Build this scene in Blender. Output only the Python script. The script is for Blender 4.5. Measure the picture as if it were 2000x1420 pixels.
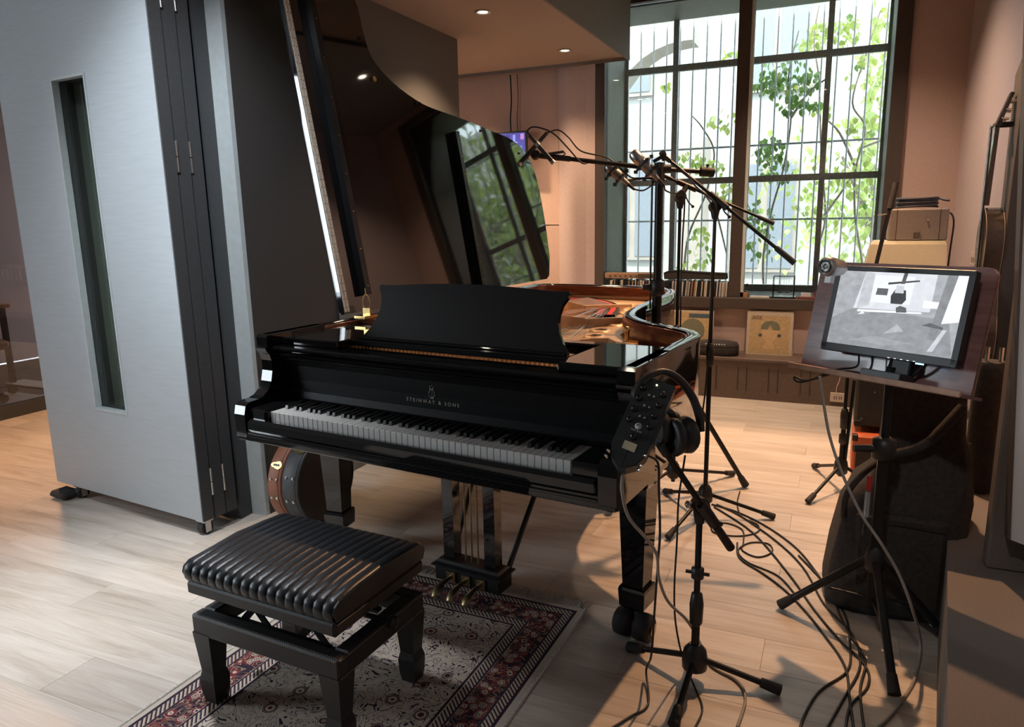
import bpy, math, random
from mathutils import Vector as V, Matrix, noise as mnoise
R = math.radians
rnd = random.Random(7)
scene = bpy.context.scene
for o in list(bpy.data.objects): bpy.data.objects.remove(o)

# ------------------------------------------------------------------ camera
YAW, PITCH, ROLL, FPX = -.4217, .1983, -.0198, 1418.2
CAM = V((1.875, -1.998, 1.4188))
fwd = V((math.sin(YAW) * math.cos(PITCH), math.cos(YAW) * math.cos(PITCH), -math.sin(PITCH)))
rt0 = V((math.cos(YAW), -math.sin(YAW), 0)); up0 = rt0.cross(fwd)
RT = math.cos(ROLL) * rt0 + math.sin(ROLL) * up0
UP = -math.sin(ROLL) * rt0 + math.cos(ROLL) * up0
cam = bpy.data.objects.new('camera', bpy.data.cameras.new('camera'))
scene.collection.objects.link(cam)
m = Matrix.Identity(4)
for i in range(3):
    m[i][0], m[i][1], m[i][2], m[i][3] = RT[i], UP[i], -fwd[i], CAM[i]
cam.matrix_world = m
cam.data.sensor_width = 36; cam.data.lens = FPX / 2000 * 36; cam.data.clip_end = 200
scene.camera = cam

def ray(px, py): return fwd + RT * ((px - 1000) / FPX) - UP * ((py - 710) / FPX)
def atZ(px, py, z=0.): d = ray(px, py); return CAM + d * ((z - CAM.z) / d.z)      # photo point on a level
def atY(px, py, y): d = ray(px, py); return CAM + d * ((y - CAM.y) / d.y)          # ... on a plane along the window wall
def atX(px, py, x): d = ray(px, py); return CAM + d * ((x - CAM.x) / d.x)
def atD(px, py, d): return CAM + ray(px, py) * d                                   # ... at a distance

# ------------------------------------------------------------------ world, lights, exposure
scene.view_settings.view_transform = 'Standard'
scene.view_settings.look = 'None'
scene.view_settings.gamma = 1
scene.view_settings.use_curve_mapping = False
scene.view_settings.exposure = -0.15
scene.cycles.use_denoising = True
scene.cycles.max_bounces = 7
scene.cycles.diffuse_bounces = 3
scene.cycles.use_adaptive_sampling = True
scene.cycles.adaptive_threshold = .04
scene.cycles.glossy_bounces = 4
scene.cycles.transparent_max_bounces = 12
scene.cycles.caustics_reflective = False
scene.cycles.caustics_refractive = False
scene.cycles.sample_clamp_indirect = 6
W = bpy.data.worlds.new('sky'); scene.world = W; W.use_nodes = True
wn = W.node_tree
bg = wn.nodes['Background']; bg.inputs[0].default_value = (.80, .90, 1.0, 1); bg.inputs[1].default_value = 9.0

def lamp(name, kind, loc, energy, color, target=None, **kw):
    l = bpy.data.lights.new(name, kind); l.energy = energy; l.color = color
    for k, v in kw.items(): setattr(l, k, v)
    o = bpy.data.objects.new(name, l); scene.collection.objects.link(o); o.location = loc
    if target is not None:
        o.rotation_euler = (V(target) - V(loc)).to_track_quat('-Z', 'Y').to_euler()
    o['kind'] = 'helper'
    return o
def portal(name, loc, target, sx, sy):
    o = lamp(name, 'AREA', loc, 1, (1, 1, 1), target, shape='RECTANGLE', size=sx, size_y=sy)
    o.data.cycles.is_portal = True
portal('window_portal', (1.1, 4.85, 1.95), (1.1, 0, 1.95), 2.5, 2.6)
portal('side_window_portal', (-3.86, -2.15, 1.72), (0, -2.15, 1.72), 1.2, 2.25)
# daylight falling in through the side window, left of the picture
lamp('side_window_daylight', 'AREA', (-3.76, -2.15, 1.72), 75, (.86, .93, 1.0), (0, -1.9, 1.2), shape='RECTANGLE', size=1.1, size_y=2.15)
sun = lamp('sun', 'SUN', (3, 9, 8), 9.0, (1, .96, .88), (1.5, 14, 0), angle=R(1.0))

# ------------------------------------------------------------------ helpers: materials
def mat(name, col, rough=.5, metal=0., spec=.5, var=.08, scale=30., bump=0., coat=0., stretch=(1, 1, 1), rnd_val=0., sheen=0., bscale=None):
    M = bpy.data.materials.new(name); M.use_nodes = True; nt = M.node_tree; N = nt.nodes; L = nt.links
    b = N['Principled BSDF']
    b.inputs['Roughness'].default_value = rough; b.inputs['Metallic'].default_value = metal
    b.inputs['Specular IOR Level'].default_value = spec; b.inputs['Coat Weight'].default_value = coat
    b.inputs['Coat Roughness'].default_value = .03
    if sheen: b.inputs['Sheen Weight'].default_value = sheen
    tc = N.new('ShaderNodeTexCoord'); mp = N.new('ShaderNodeMapping'); mp.inputs['Scale'].default_value = stretch
    L.new(tc.outputs['Object'], mp.inputs[0])
    nz = N.new('ShaderNodeTexNoise'); nz.inputs['Scale'].default_value = scale; nz.inputs['Detail'].default_value = 4
    L.new(mp.outputs[0], nz.inputs['Vector'])
    cr = N.new('ShaderNodeValToRGB')
    cr.color_ramp.elements[0].position = .3; cr.color_ramp.elements[1].position = .7
    cr.color_ramp.elements[0].color = [c * (1 - var) for c in col] + [1]
    cr.color_ramp.elements[1].color = [min(1, c * (1 + var)) for c in col] + [1]
    L.new(nz.outputs['Fac'], cr.inputs[0])
    out = cr.outputs[0]
    if rnd_val:
        oi = N.new('ShaderNodeObjectInfo'); mr = N.new('ShaderNodeMapRange')
        mr.inputs[3].default_value = 1 - rnd_val; mr.inputs[4].default_value = 1 + rnd_val
        L.new(oi.outputs['Random'], mr.inputs[0])
        hs = N.new('ShaderNodeHueSaturation'); L.new(out, hs.inputs['Color']); L.new(mr.outputs[0], hs.inputs['Value']); out = hs.outputs[0]
    L.new(out, b.inputs['Base Color'])
    if bump:
        bp = N.new('ShaderNodeBump'); bp.inputs['Strength'].default_value = bump; bp.inputs['Distance'].default_value = .002
        if bscale:
            n2 = N.new('ShaderNodeTexNoise'); n2.inputs['Scale'].default_value = bscale; L.new(mp.outputs[0], n2.inputs['Vector']); L.new(n2.outputs['Fac'], bp.inputs['Height'])
        else: L.new(nz.outputs['Fac'], bp.inputs['Height'])
        L.new(bp.outputs[0], b.inputs['Normal'])
    return M
def emit(name, col, s):
    M = bpy.data.materials.new(name); M.use_nodes = True; nt = M.node_tree
    b = nt.nodes['Principled BSDF']; b.inputs['Base Color'].default_value = (*col, 1)
    b.inputs['Emission Color'].default_value = (*col, 1); b.inputs['Emission Strength'].default_value = s
    return M
def glassy(name, tint=(1, 1, 1), refl=1.0):
    M = bpy.data.materials.new(name); M.use_nodes = True; nt = M.node_tree; N = nt.nodes; L = nt.links
    N.remove(N['Principled BSDF']); out = N['Material Output']
    t = N.new('ShaderNodeBsdfTransparent'); t.inputs[0].default_value = (*tint, 1)
    g = N.new('ShaderNodeBsdfGlossy'); g.inputs['Roughness'].default_value = .01
    f = N.new('ShaderNodeFresnel'); f.inputs[0].default_value = 1.5
    mu = N.new('ShaderNodeMath'); mu.operation = 'MULTIPLY'; mu.inputs[1].default_value = refl; mu.use_clamp = True
    mx = N.new('ShaderNodeMixShader'); L.new(f.outputs[0], mu.inputs[0]); L.new(mu.outputs[0], mx.inputs[0]); L.new(t.outputs[0], mx.inputs[1]); L.new(g.outputs[0], mx.inputs[2])
    L.new(mx.outputs[0], out.inputs[0])
    return M
def vcol(name, strength=0., rough=.6):
    """flat print: colour read from the mesh, light emission only for screens"""
    M = bpy.data.materials.new(name); M.use_nodes = True; nt = M.node_tree; N = nt.nodes; L = nt.links
    b = N['Principled BSDF']; b.inputs['Roughness'].default_value = rough
    a = N.new('ShaderNodeAttribute'); a.attribute_name = 'Col'
    nz = N.new('ShaderNodeTexNoise'); nz.inputs['Scale'].default_value = 14; nz.inputs['Detail'].default_value = 6
    mx = N.new('ShaderNodeMix'); mx.data_type = 'RGBA'; mx.blend_type = 'OVERLAY'; mx.inputs[0].default_value = .35
    L.new(a.outputs['Color'], mx.inputs[6]); L.new(nz.outputs['Fac'], mx.inputs[7])
    L.new(mx.outputs[2], b.inputs['Base Color'])
    if strength:
        b.inputs['Base Color'].default_value = (0, 0, 0, 1); L.remove(b.inputs['Base Color'].links[0])
        L.new(mx.outputs[2], b.inputs['Emission Color']); b.inputs['Emission Strength'].default_value = strength
    return M

def wood_floor():
    M = bpy.data.materials.new('floor_oak'); M.use_nodes = True; nt = M.node_tree; N = nt.nodes; L = nt.links
    b = N['Principled BSDF']
    tc = N.new('ShaderNodeTexCoord'); oi = N.new('ShaderNodeObjectInfo')
    mul = N.new('ShaderNodeMath'); mul.operation = 'MULTIPLY'; mul.inputs[1].default_value = 57.3; L.new(oi.outputs['Random'], mul.inputs[0])
    cb = N.new('ShaderNodeCombineXYZ'); L.new(mul.outputs[0], cb.inputs[0]); L.new(mul.outputs[0], cb.inputs[1])
    ad = N.new('ShaderNodeVectorMath'); L.new(tc.outputs['Object'], ad.inputs[0]); L.new(cb.outputs[0], ad.inputs[1])
    mp = N.new('ShaderNodeMapping'); mp.inputs['Scale'].default_value = (.9, 8, 1); L.new(ad.outputs[0], mp.inputs[0])
    n1 = N.new('ShaderNodeTexNoise'); n1.inputs['Scale'].default_value = 1.6; n1.inputs['Detail'].default_value = 8; n1.inputs['Roughness'].default_value = .62; n1.inputs['Distortion'].default_value = .9
    L.new(mp.outputs[0], n1.inputs['Vector'])
    mp2 = N.new('ShaderNodeMapping'); mp2.inputs['Scale'].default_value = (3, 90, 1); L.new(ad.outputs[0], mp2.inputs[0])
    n2 = N.new('ShaderNodeTexNoise'); n2.inputs['Scale'].default_value = 2; n2.inputs['Detail'].default_value = 5; L.new(mp2.outputs[0], n2.inputs['Vector'])
    cr = N.new('ShaderNodeValToRGB'); e = cr.color_ramp.elements
    e[0].position = .25; e[0].color = (.34, .275, .215, 1); e[1].position = .62; e[1].color = (.59, .525, .46, 1)
    k = e.new(.43); k.color = (.50, .43, .36, 1)
    L.new(n1.outputs['Fac'], cr.inputs[0])
    mx = N.new('ShaderNodeMix'); mx.data_type = 'RGBA'; mx.blend_type = 'OVERLAY'; mx.inputs[0].default_value = .22
    L.new(cr.outputs[0], mx.inputs[6]); L.new(n2.outputs['Fac'], mx.inputs[7])
    mr = N.new('ShaderNodeMapRange'); mr.inputs[3].default_value = .90; mr.inputs[4].default_value = 1.08; L.new(oi.outputs['Random'], mr.inputs[0])
    hs = N.new('ShaderNodeHueSaturation'); L.new(mx.outputs[2], hs.inputs['Color']); L.new(mr.outputs[0], hs.inputs['Value']); L.new(hs.outputs[0], b.inputs['Base Color'])
    b.inputs['Roughness'].default_value = .42; b.inputs['Specular IOR Level'].default_value = .35
    bp = N.new('ShaderNodeBump'); bp.inputs['Strength'].default_value = .12; bp.inputs['Distance'].default_value = .001; L.new(n2.outputs['Fac'], bp.inputs['Height']); L.new(bp.outputs[0], b.inputs['Normal'])
    return M

def rug_mat():
    """woven pattern: red border with rosettes, cream field with dark tendrils, dark guard stripes"""
    M = bpy.data.materials.new('rug_wool'); M.use_nodes = True; nt = M.node_tree; N = nt.nodes; L = nt.links
    b = N['Principled BSDF']; b.inputs['Roughness'].default_value = .95; b.inputs['Specular IOR Level'].default_value = .1
    tc = N.new('ShaderNodeTexCoord'); sp = N.new('ShaderNodeSeparateXYZ'); L.new(tc.outputs['Object'], sp.inputs[0])
    def math_(op, a, bb=None, c=None):
        n = N.new('ShaderNodeMath'); n.operation = op
        for i, v in enumerate((a, bb, c)):
            if v is None: continue
            if isinstance(v, (int, float)): n.inputs[i].default_value = v
            else: L.new(v, n.inputs[i])
        return n.outputs[0]
    HW, HL = RUG_HW, RUG_HL
    ex = math_('SUBTRACT', HW, math_('ABSOLUTE', sp.outputs[0]))
    ey = math_('SUBTRACT', HL, math_('ABSOLUTE', sp.outputs[1]))
    ed = math_('MINIMUM', ex, ey)
    vo = N.new('ShaderNodeTexVoronoi'); vo.inputs['Scale'].default_value = 30; L.new(tc.outputs['Object'], vo.inputs['Vector'])
    wv = N.new('ShaderNodeTexNoise'); wv.inputs['Scale'].default_value = 13; wv.inputs['Detail'].default_value = 1.5; wv.inputs['Distortion'].default_value = 2.2; L.new(tc.outputs['Object'], wv.inputs['Vector'])
    vo2 = N.new('ShaderNodeTexVoronoi'); vo2.inputs['Scale'].default_value = 13; L.new(tc.outputs['Object'], vo2.inputs['Vector'])
    def ramp(src, stops):
        c = N.new('ShaderNodeValToRGB'); c.color_ramp.interpolation = 'CONSTANT'; e = c.color_ramp.elements
        e[0].position, e[0].color = stops[0][0], (*stops[0][1], 1); e[1].position, e[1].color = stops[1][0], (*stops[1][1], 1)
        for p, col in stops[2:]:
            k = e.new(p); k.color = (*col, 1)
        L.new(src, c.inputs[0]); return c.outputs[0]
    dk, rd, cr_, tn = (.035, .025, .04), (.15, .032, .036), (.50, .43, .36), (.33, .22, .15)
    field0 = ramp(wv.outputs['Fac'], [(0, cr_), (.30, dk), (.325, cr_), (.42, tn), (.437, cr_), (.50, dk), (.53, cr_), (.62, dk), (.645, cr_)])
    ros = ramp(vo2.outputs['Distance'], [(0, dk), (.06, rd), (.13, cr_), (.21, dk), (.25, tn), (.28, dk)])
    fm = math_('LESS_THAN', vo2.outputs['Distance'], .31)
    sel = N.new('ShaderNodeTexWhiteNoise'); L.new(vo2.outputs['Color'], sel.inputs['Vector'])
    fm2 = math_('MULTIPLY', fm, math_('GREATER_THAN', sel.outputs['Value'], .35))
    def mixc(f, a, c):
        n = N.new('ShaderNodeMix'); n.data_type = 'RGBA'; L.new(f, n.inputs[0]); L.new(a, n.inputs[6]); L.new(c, n.inputs[7]); return n.outputs[2]
    field = mixc(fm2, field0, ros)
    border0 = ramp(vo.outputs['Distance'], [(0, rd), (.10, cr_), (.20, dk), (.27, cr_), (.36, rd), (.60, dk)])
    wl = ramp(wv.outputs['Fac'], [(0, (0, 0, 0)), (.40, (1, 1, 1)), (.43, (0, 0, 0)), (.52, (1, 1, 1)), (.55, (0, 0, 0))])
    crn = N.new('ShaderNodeRGB'); crn.outputs[0].default_value = (*tn, 1)
    border = mixc(wl, border0, crn.outputs[0])
    guard = ramp(math_('FRACT', math_('MULTIPLY', math_('ADD', sp.outputs[0], sp.outputs[1]), 62)), [(0, dk), (.42, cr_), (.8, tn)])
    stripe = ramp(ed, [(0, cr_), (.022, dk), (.034, cr_), (.062, dk), (.07, cr_), (.155, dk), (.163, cr_), (.192, dk), (.204, cr_)])
    inb = math_('MULTIPLY', math_('GREATER_THAN', ed, .07), math_('LESS_THAN', ed, .155))
    ing = math_('ADD', math_('MULTIPLY', math_('GREATER_THAN', ed, .034), math_('LESS_THAN', ed, .062)), math_('MULTIPLY', math_('GREATER_THAN', ed, .163), math_('LESS_THAN', ed, .192)))
    inf = math_('GREATER_THAN', ed, .204)
    c = mixc(inb, stripe, border); c = mixc(ing, c, guard); c = mixc(inf, c, field)
    L.new(c, b.inputs['Base Color'])
    n3 = N.new('ShaderNodeTexNoise'); n3.inputs['Scale'].default_value = 400; L.new(tc.outputs['Object'], n3.inputs['Vector'])
    bp = N.new('ShaderNodeBump'); bp.inputs['Strength'].default_value = .4; bp.inputs['Distance'].default_value = .002; L.new(n3.outputs['Fac'], bp.inputs['Height']); L.new(bp.outputs[0], b.inputs['Normal'])
    return M
RUG_HW, RUG_HL = .505, .80

MT = dict(
    floor=wood_floor(),
    subfloor=mat('subfloor_dark', (.05, .04, .03), .9),
    pink=mat('rose_plaster', (.62, .455, .39), .85, var=.05, scale=60, bump=.25, bscale=500),
    mauve=mat('mauve_plaster', (.60, .48, .46), .85, var=.05, scale=60, bump=.25, bscale=500),
    ceil=mat('grey_ceiling_paint', (.22, .21, .205), .9, var=.04),
    front=mat('dark_front_wall', (.10, .095, .09), .9, var=.06),
    white=mat('white_plaster', (.70, .69, .67), .9, var=.04),
    soffit=mat('soffit_paint', (.42, .335, .285), .8, var=.04, scale=80, bump=.15, bscale=600),
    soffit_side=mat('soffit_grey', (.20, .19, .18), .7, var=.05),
    brown=mat('brown_steel_frame', (.075, .055, .045), .55, var=.12, scale=80),
    ledge=mat('brown_ledge_laminate', (.125, .085, .065), .5, var=.1, scale=50, bump=.1),
    ledge_grey=mat('grey_brown_carpet', (.16, .14, .125), .9, var=.15, scale=300, bump=.3),
    reveal=mat('pale_green_reveal', (.80, .85, .78), .6, var=.05),
    metal_win=mat('weathered_window_steel', (.74, .78, .79), .6, var=.2, scale=40),
    bar=mat('painted_iron_bar', (.40, .42, .43), .6, var=.2, scale=60),
    glass=glassy('window_glass', (.97, .99, .98), 1.0),
    glass_slot=glassy('door_slot_glass', (.9, .93, .9), .12),
    glass_dark=glassy('studio_glass', (.62, .60, .60), 1.6),
    dark_wall=mat('charcoal_felt', (.050, .044, .042), .75, var=.12, scale=220, bump=.3),
    partition_lit=mat('partition_lit_grey', (.165, .155, .145), .9, var=.1, scale=400, bump=.3),
    door=mat('pale_grey_laminate', (.44, .48, .51), .42, spec=.4, var=.04, scale=8, stretch=(1, 1, 12)),
    door_edge=mat('charcoal_door_edge', (.055, .058, .062), .5, var=.12, scale=100),
    slot=mat('grey_green_liner', (.20, .225, .21), .5, var=.06),
    strip=mat('light_grey_jamb', (.50, .55, .56), .5, var=.05),
    steel=mat('brushed_steel', (.55, .54, .52), .3, 1., var=.08, scale=120),
    chrome=mat('chrome', (.75, .73, .70), .12, 1., var=.03),
    brass=mat('brass', (.62, .43, .18), .24, 1., var=.08, scale=60),
    hinge=mat('nickel_piano_hinge', (.74, .68, .58), .45, .55, var=.15, scale=90),
    fallb=mat('black_fallboard', (.008, .008, .0085), .4, spec=.1, var=.1),
    brass_shade=mat('shaded_brass', (.30, .23, .13), .35, 1., var=.2, scale=60),  # brass darkened in colour for the shade the pedals stand in
    letter=mat('pale_brass_inlay', (.42, .38, .33), .4, .3),
    piano=mat('black_piano_lacquer', (.006, .006, .0065), .045, spec=.5, var=.1, coat=.2),
    satin=mat('black_satin_wood', (.012, .012, .013), .28, spec=.5, var=.2),
    rim_in=mat('mahogany_veneer', (.16, .050, .024), .16, spec=.5, var=.35, scale=9, stretch=(1, 1, 9), coat=.4),
    gold=mat('bronze_plate', (.60, .41, .24), .38, .4, var=.1, scale=25, bump=.08),
    spruce=mat('spruce_soundboard', (.55, .27, .09), .3, var=.16, scale=6, stretch=(26, 1, 1)),
    felt_red=mat('red_felt', (.42, .028, .022), .95, var=.2, scale=200),
    string=mat('string_steel', (.55, .52, .47), .25, 1.),
    copper=mat('copper_wound_string', (.50, .24, .12), .3, 1.),
    ivory=mat('white_key_plastic', (.60, .59, .57), .22, var=.03),
    ebony=mat('black_key', (.010, .010, .010), .25, var=.2),
    leather=mat('black_leather', (.016, .018, .021), .30, spec=.42, var=.3, scale=160, bump=.25, bscale=420),
    leather2=mat('black_leather_frame', (.016, .015, .015), .45, var=.3, scale=160, bump=.3, bscale=420),
    thread=mat('pale_thread', (.45, .42, .36), .8),
    plastic=mat('black_plastic', (.018, .018, .019), .45, var=.2),
    tube=mat('black_tube', (.012, .012, .013), .38, spec=.3, var=.2),
    rubber=mat('rubber', (.020, .018, .018), .7, var=.2),
    cable=mat('black_cable', (.012, .012, .013), .5, var=.2),
    cable_grey=mat('grey_cable', (.30, .28, .25), .5, var=.1),
    cable_blue=mat('slate_cable', (.055, .065, .085), .5, var=.15),
    mixer=mat('charcoal_mixer_case', (.030, .036, .038), .5, var=.15, scale=300, bump=.2),
    silver=mat('silver_mic', (.34, .335, .33), .38, .7, var=.1),
    tape=mat('cream_tape', (.66, .62, .42), .7),
    print=mat('pale_print', (.70, .70, .68), .6),
    screen_bezel=mat('black_bezel', (.022, .023, .025), .38, var=.1),
    mahog=mat('reddish_board', (.25, .135, .13), .20, spec=.5, var=.18, scale=5, stretch=(2, 2, 14), coat=.25),
    board_edge=mat('pale_board_edge', (.38, .22, .15), .45, var=.15),
    tan_leather=mat('tan_leather', (.27, .105, .06), .55, var=.15, scale=120, bump=.3),
    case_black=mat('black_case_leather', (.045, .047, .050), .5, var=.25, scale=160, bump=.35),
    bag=mat('black_cloth', (.038, .034, .032), .95, var=.25, scale=60, bump=.5, bscale=140),
    tweed=mat('tweed', (.255, .232, .215), .9, var=.25, scale=260, bump=.3, stretch=(1, 1, 4)),
    beige=mat('beige_tolex', (.36, .36, .29), .8, var=.12, scale=300, bump=.3),
    orange=mat('orange_tolex', (.55, .13, .05), .6, var=.1, scale=200),
    cardboard=mat('cork_brown_board', (.33, .20, .13), .8, var=.2, scale=60),
    woodblk=mat('honey_wood', (.55, .27, .12), .5, var=.15, scale=12, stretch=(1, 1, 6)),
    paper=mat('white_paper', (.75, .73, .70), .8),
    guitar=mat('dark_guitar_lacquer', (.020, .017, .015), .2, var=.2, coat=.4),
    gbind=mat('guitar_binding', (.30, .22, .15), .5),
    binding=mat('cream_binding', (.50, .42, .32), .5),
    brown_panel=mat('brown_fabric_panel', (.13, .105, .09), .9, var=.12, scale=260, bump=.3),
    white_panel=mat('white_fabric_panel', (.56, .545, .53), .9, var=.05, scale=260, bump=.15),
    facade=mat('pale_facade', (.33, .325, .31), .9, var=.05, scale=2),
    facade2=mat('cream_stone', (.27, .24, .21), .9, var=.08, scale=4),
    far_pane=mat('far_window_pane', (.17, .19, .22), .3),
    lidm=mat('lid_lacquer', (.006, .006, .0065), .035, spec=1.0, var=.1, coat=.7),
    paving=mat('pale_paving', (.32, .32, .31), .9, var=.1, scale=3),
    bark=mat('vine_bark', (.17, .14, .115), .9, var=.3, scale=30),
    leaf=None, leaf2=None,
    fringe=mat('rug_fringe', (.50, .47, .42), .95, var=.25, scale=100),
    rug=rug_mat(),
    plate_plastic=mat('cream_socket_plastic', (.62, .50, .40), .5),
    chairred=mat('dark_red_seat', (.20, .06, .05), .8),
    lamp_on=emit('lamp_glow', (1, .88, .70), 30),
    led=emit('led_green', (.75, 1, .45), 6), led_blue=emit('led_blue', (.25, .6, 1), 4),
    screen_print=vcol('screen_picture', 1.3), wall_screen=vcol('blue_screen_picture', 1.1),
    art=vcol('sleeve_print', 0, .55),
)
def leaf_mat(name, col):
    M = mat(name, col, .5, var=.3, scale=14, rnd_val=.3)
    b = M.node_tree.nodes['Principled BSDF']; b.inputs['Subsurface Weight'].default_value = 0
    N = M.node_tree.nodes; L = M.node_tree.links
    tr = N.new('ShaderNodeBsdfTranslucent'); tr.inputs[0].default_value = (col[0] * 2.2, col[1] * 1.9, col[2] * 1.2, 1)
    mx = N.new('ShaderNodeMixShader'); mx.inputs[0].default_value = .30
    L.new(b.outputs[0], mx.inputs[1]); L.new(tr.outputs[0], mx.inputs[2]); L.new(mx.outputs[0], N['Material Output'].inputs[0])
    return M
MT['leaf'] = leaf_mat('vine_leaf', (.060, .125, .030)); MT['leaf2'] = leaf_mat('pale_vine_leaf', (.20, .27, .085))

# ------------------------------------------------------------------ helpers: meshes and objects
def frame_from(d):
    d = d.normalized(); a = V((0, 0, 1)) if abs(d.z) < .9 else V((1, 0, 0))
    u = d.cross(a).normalized(); return u, d.cross(u).normalized()
class MB:
    def __init__(s): s.v = []; s.f = []; s.sm = []; s.c = []
    def add(s, vs, fs, sm=False, col=None):
        b = len(s.v); s.v += [V(p) for p in vs]
        for f in fs: s.f.append([b + i for i in f]); s.sm.append(sm); s.c.append(col)
        return s
    def box(s, c, d, rot=None, bev=0.):
        x, y, z = d[0] / 2, d[1] / 2, d[2] / 2; c = V(c)
        Mx = rot if rot is not None else Matrix.Identity(3)
        if not bev:
            P = [(-x, -y, -z), (x, -y, -z), (x, y, -z), (-x, y, -z), (-x, -y, z), (x, -y, z), (x, y, z), (-x, y, z)]
            F = [(0, 3, 2, 1), (4, 5, 6, 7), (0, 1, 5, 4), (1, 2, 6, 5), (2, 3, 7, 6), (3, 0, 4, 7)]
        else:
            b = min(bev, x * .98, y * .98, z * .98); P = []; F = []; idx = {}
            for sx in (-1, 1):
                for sy in (-1, 1):
                    for sz in (-1, 1):
                        for k in range(3):
                            q = [sx * (x - b), sy * (y - b), sz * (z - b)]; q[k] = (sx * x, sy * y, sz * z)[k]
                            idx[(sx, sy, sz, k)] = len(P); P.append(q)
            def face(l): F.append([idx[t] for t in l])
            for k in range(3):
                a, bb = [(1, 2), (2, 0), (0, 1)][k]
                for sg in (-1, 1):
                    ring = [(-1, -1), (1, -1), (1, 1), (-1, 1)]
                    l = []
                    for p, q in ring:
                        t = [0, 0, 0]; t[k] = sg; t[a] = p; t[bb] = q; l.append((*t, k))
                    face(l if sg > 0 else l[::-1])
            for k in range(3):     # edges along axis k
                a, bb = [(1, 2), (2, 0), (0, 1)][k]
                for p in (-1, 1):
                    for q in (-1, 1):
                        l = []
                        for e, ax in ((-1, a), (1, a), (1, bb), (-1, bb)):
                            t = [0, 0, 0]; t[k] = e; t[a] = p; t[bb] = q; l.append((*t, ax))
                        face(l if p * q > 0 else l[::-1])
            for sx in (-1, 1):
                for sy in (-1, 1):
                    for sz in (-1, 1):
                        l = [(sx, sy, sz, k) for k in range(3)]; face(l if sx * sy * sz > 0 else l[::-1])
        return s.add([c + Mx @ V(p) for p in P], F)
    def b2(s, lo, hi, bev=0.):
        lo, hi = V(lo), V(hi); return s.box((lo + hi) / 2, hi - lo, None, bev)
    def cyl(s, a, b, r0, r1=None, n=14, cap=True, sm=True):
        a, b = V(a), V(b); r1 = r0 if r1 is None else r1; u, w = frame_from(b - a)
        P = []
        for c, r in ((a, r0), (b, r1)):
            P += [c + u * (r * math.cos(2 * math.pi * i / n)) + w * (r * math.sin(2 * math.pi * i / n)) for i in range(n)]
        s.add(P, [(i, n + i, n + (i + 1) % n, (i + 1) % n) for i in range(n)], sm)
        if cap: s.add(P[:n], [list(range(n))]); s.add(P[n:], [list(range(n))[::-1]])
        return s
    def tube(s, pts, r, n=8, closed=False):
        pts = [V(p) for p in pts]; P = []; u0 = None; m_ = len(pts)
        for i, p in enumerate(pts):
            d = (pts[(i + 1) % m_] - pts[i - 1]) if closed else (pts[min(i + 1, m_ - 1)] - pts[max(i - 1, 0)])
            if d.length < 1e-9: d = V((0, 0, 1))
            d.normalize()
            if u0 is None: u0 = frame_from(d)[0]
            u0 = (u0 - d * u0.dot(d)); u0 = u0.normalized() if u0.length > 1e-6 else frame_from(d)[0]
            w = d.cross(u0); rr = r[i] if isinstance(r, (list, tuple)) else r
            P += [p + u0 * (rr * math.cos(2 * math.pi * k / n)) + w * (rr * math.sin(2 * math.pi * k / n)) for k in range(n)]
        F = []
        for i in range(m_ if closed else m_ - 1):
            j = (i + 1) % m_
            for k in range(n): F.append((i * n + k, i * n + (k + 1) % n, j * n + (k + 1) % n, j * n + k))
        s.add(P, F, True)
        if not closed: s.add(P[:n], [list(range(n))[::-1]]); s.add(P[-n:], [list(range(n))])
        return s
    def prism(s, pts, axis, h, sm=False):
        """outline (3-D points in one plane) pushed along the vector axis*h"""
        pts = [V(p) for p in pts]; d = V(axis) * h; n = len(pts)
        s.add(pts, [list(range(n))[::-1]]); s.add([p + d for p in pts], [list(range(n))])
        return s.add(pts + [p + d for p in pts], [(i, (i + 1) % n, n + (i + 1) % n, n + i) for i in range(n)], sm)
    def lathe(s, prof, c, axis=(0, 0, 1), n=20):
        """profile of (radius, height) turned about axis through c"""
        c = V(c); a = V(axis).normalized(); u, w = frame_from(a); P = []
        for r, h in prof: P += [c + a * h + u * (r * math.cos(2 * math.pi * k / n)) + w * (r * math.sin(2 * math.pi * k / n)) for k in range(n)]
        F = []
        for i in range(len(prof) - 1):
            for k in range(n): F.append((i * n + k, (i + 1) * n + k, (i + 1) * n + (k + 1) % n, i * n + (k + 1) % n))
        s.add(P, F, True)
        s.add(P[:n], [list(range(n))]); s.add(P[-n:], [list(range(n))[::-1]])
        return s
    def ball(s, c, r, n=12, sc=(1, 1, 1)):
        P = []; F = []; h = n // 2; c = V(c)
        for i in range(h + 1):
            t = math.pi * i / h
            for k in range(n): P.append(c + V((r * sc[0] * math.sin(t) * math.cos(2 * math.pi * k / n), r * sc[1] * math.sin(t) * math.sin(2 * math.pi * k / n), r * sc[2] * math.cos(t))))
        for i in range(h):
            for k in range(n): F.append((i * n + k, (i + 1) * n + k, (i + 1) * n + (k + 1) % n, i * n + (k + 1) % n))
        return s.add(P, F, True)
    def mesh(s, name, material, inv=None):
        me = bpy.data.meshes.new(name); vs = s.v if inv is None else [inv @ p for p in s.v]
        me.from_pydata([tuple(p) for p in vs], [], s.f)
        me.polygons.foreach_set('use_smooth', s.sm)
        if any(c is not None for c in s.c):
            ca = me.color_attributes.new('Col', 'FLOAT_COLOR', 'CORNER')
            for p in me.polygons:
                for li in p.loop_indices: ca.data[li].color = (*(s.c[p.index] or (0, 0, 0)), 1)
        me.materials.append(material); me.update()
        return me
    def build(s, name, material, parent=None, world=True):
        inv = None
        if parent is not None and world: inv = WMX[parent.name].inverted()
        me = s.mesh(name, material, inv)
        return link(name, me, parent)
WMX = {}
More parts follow.
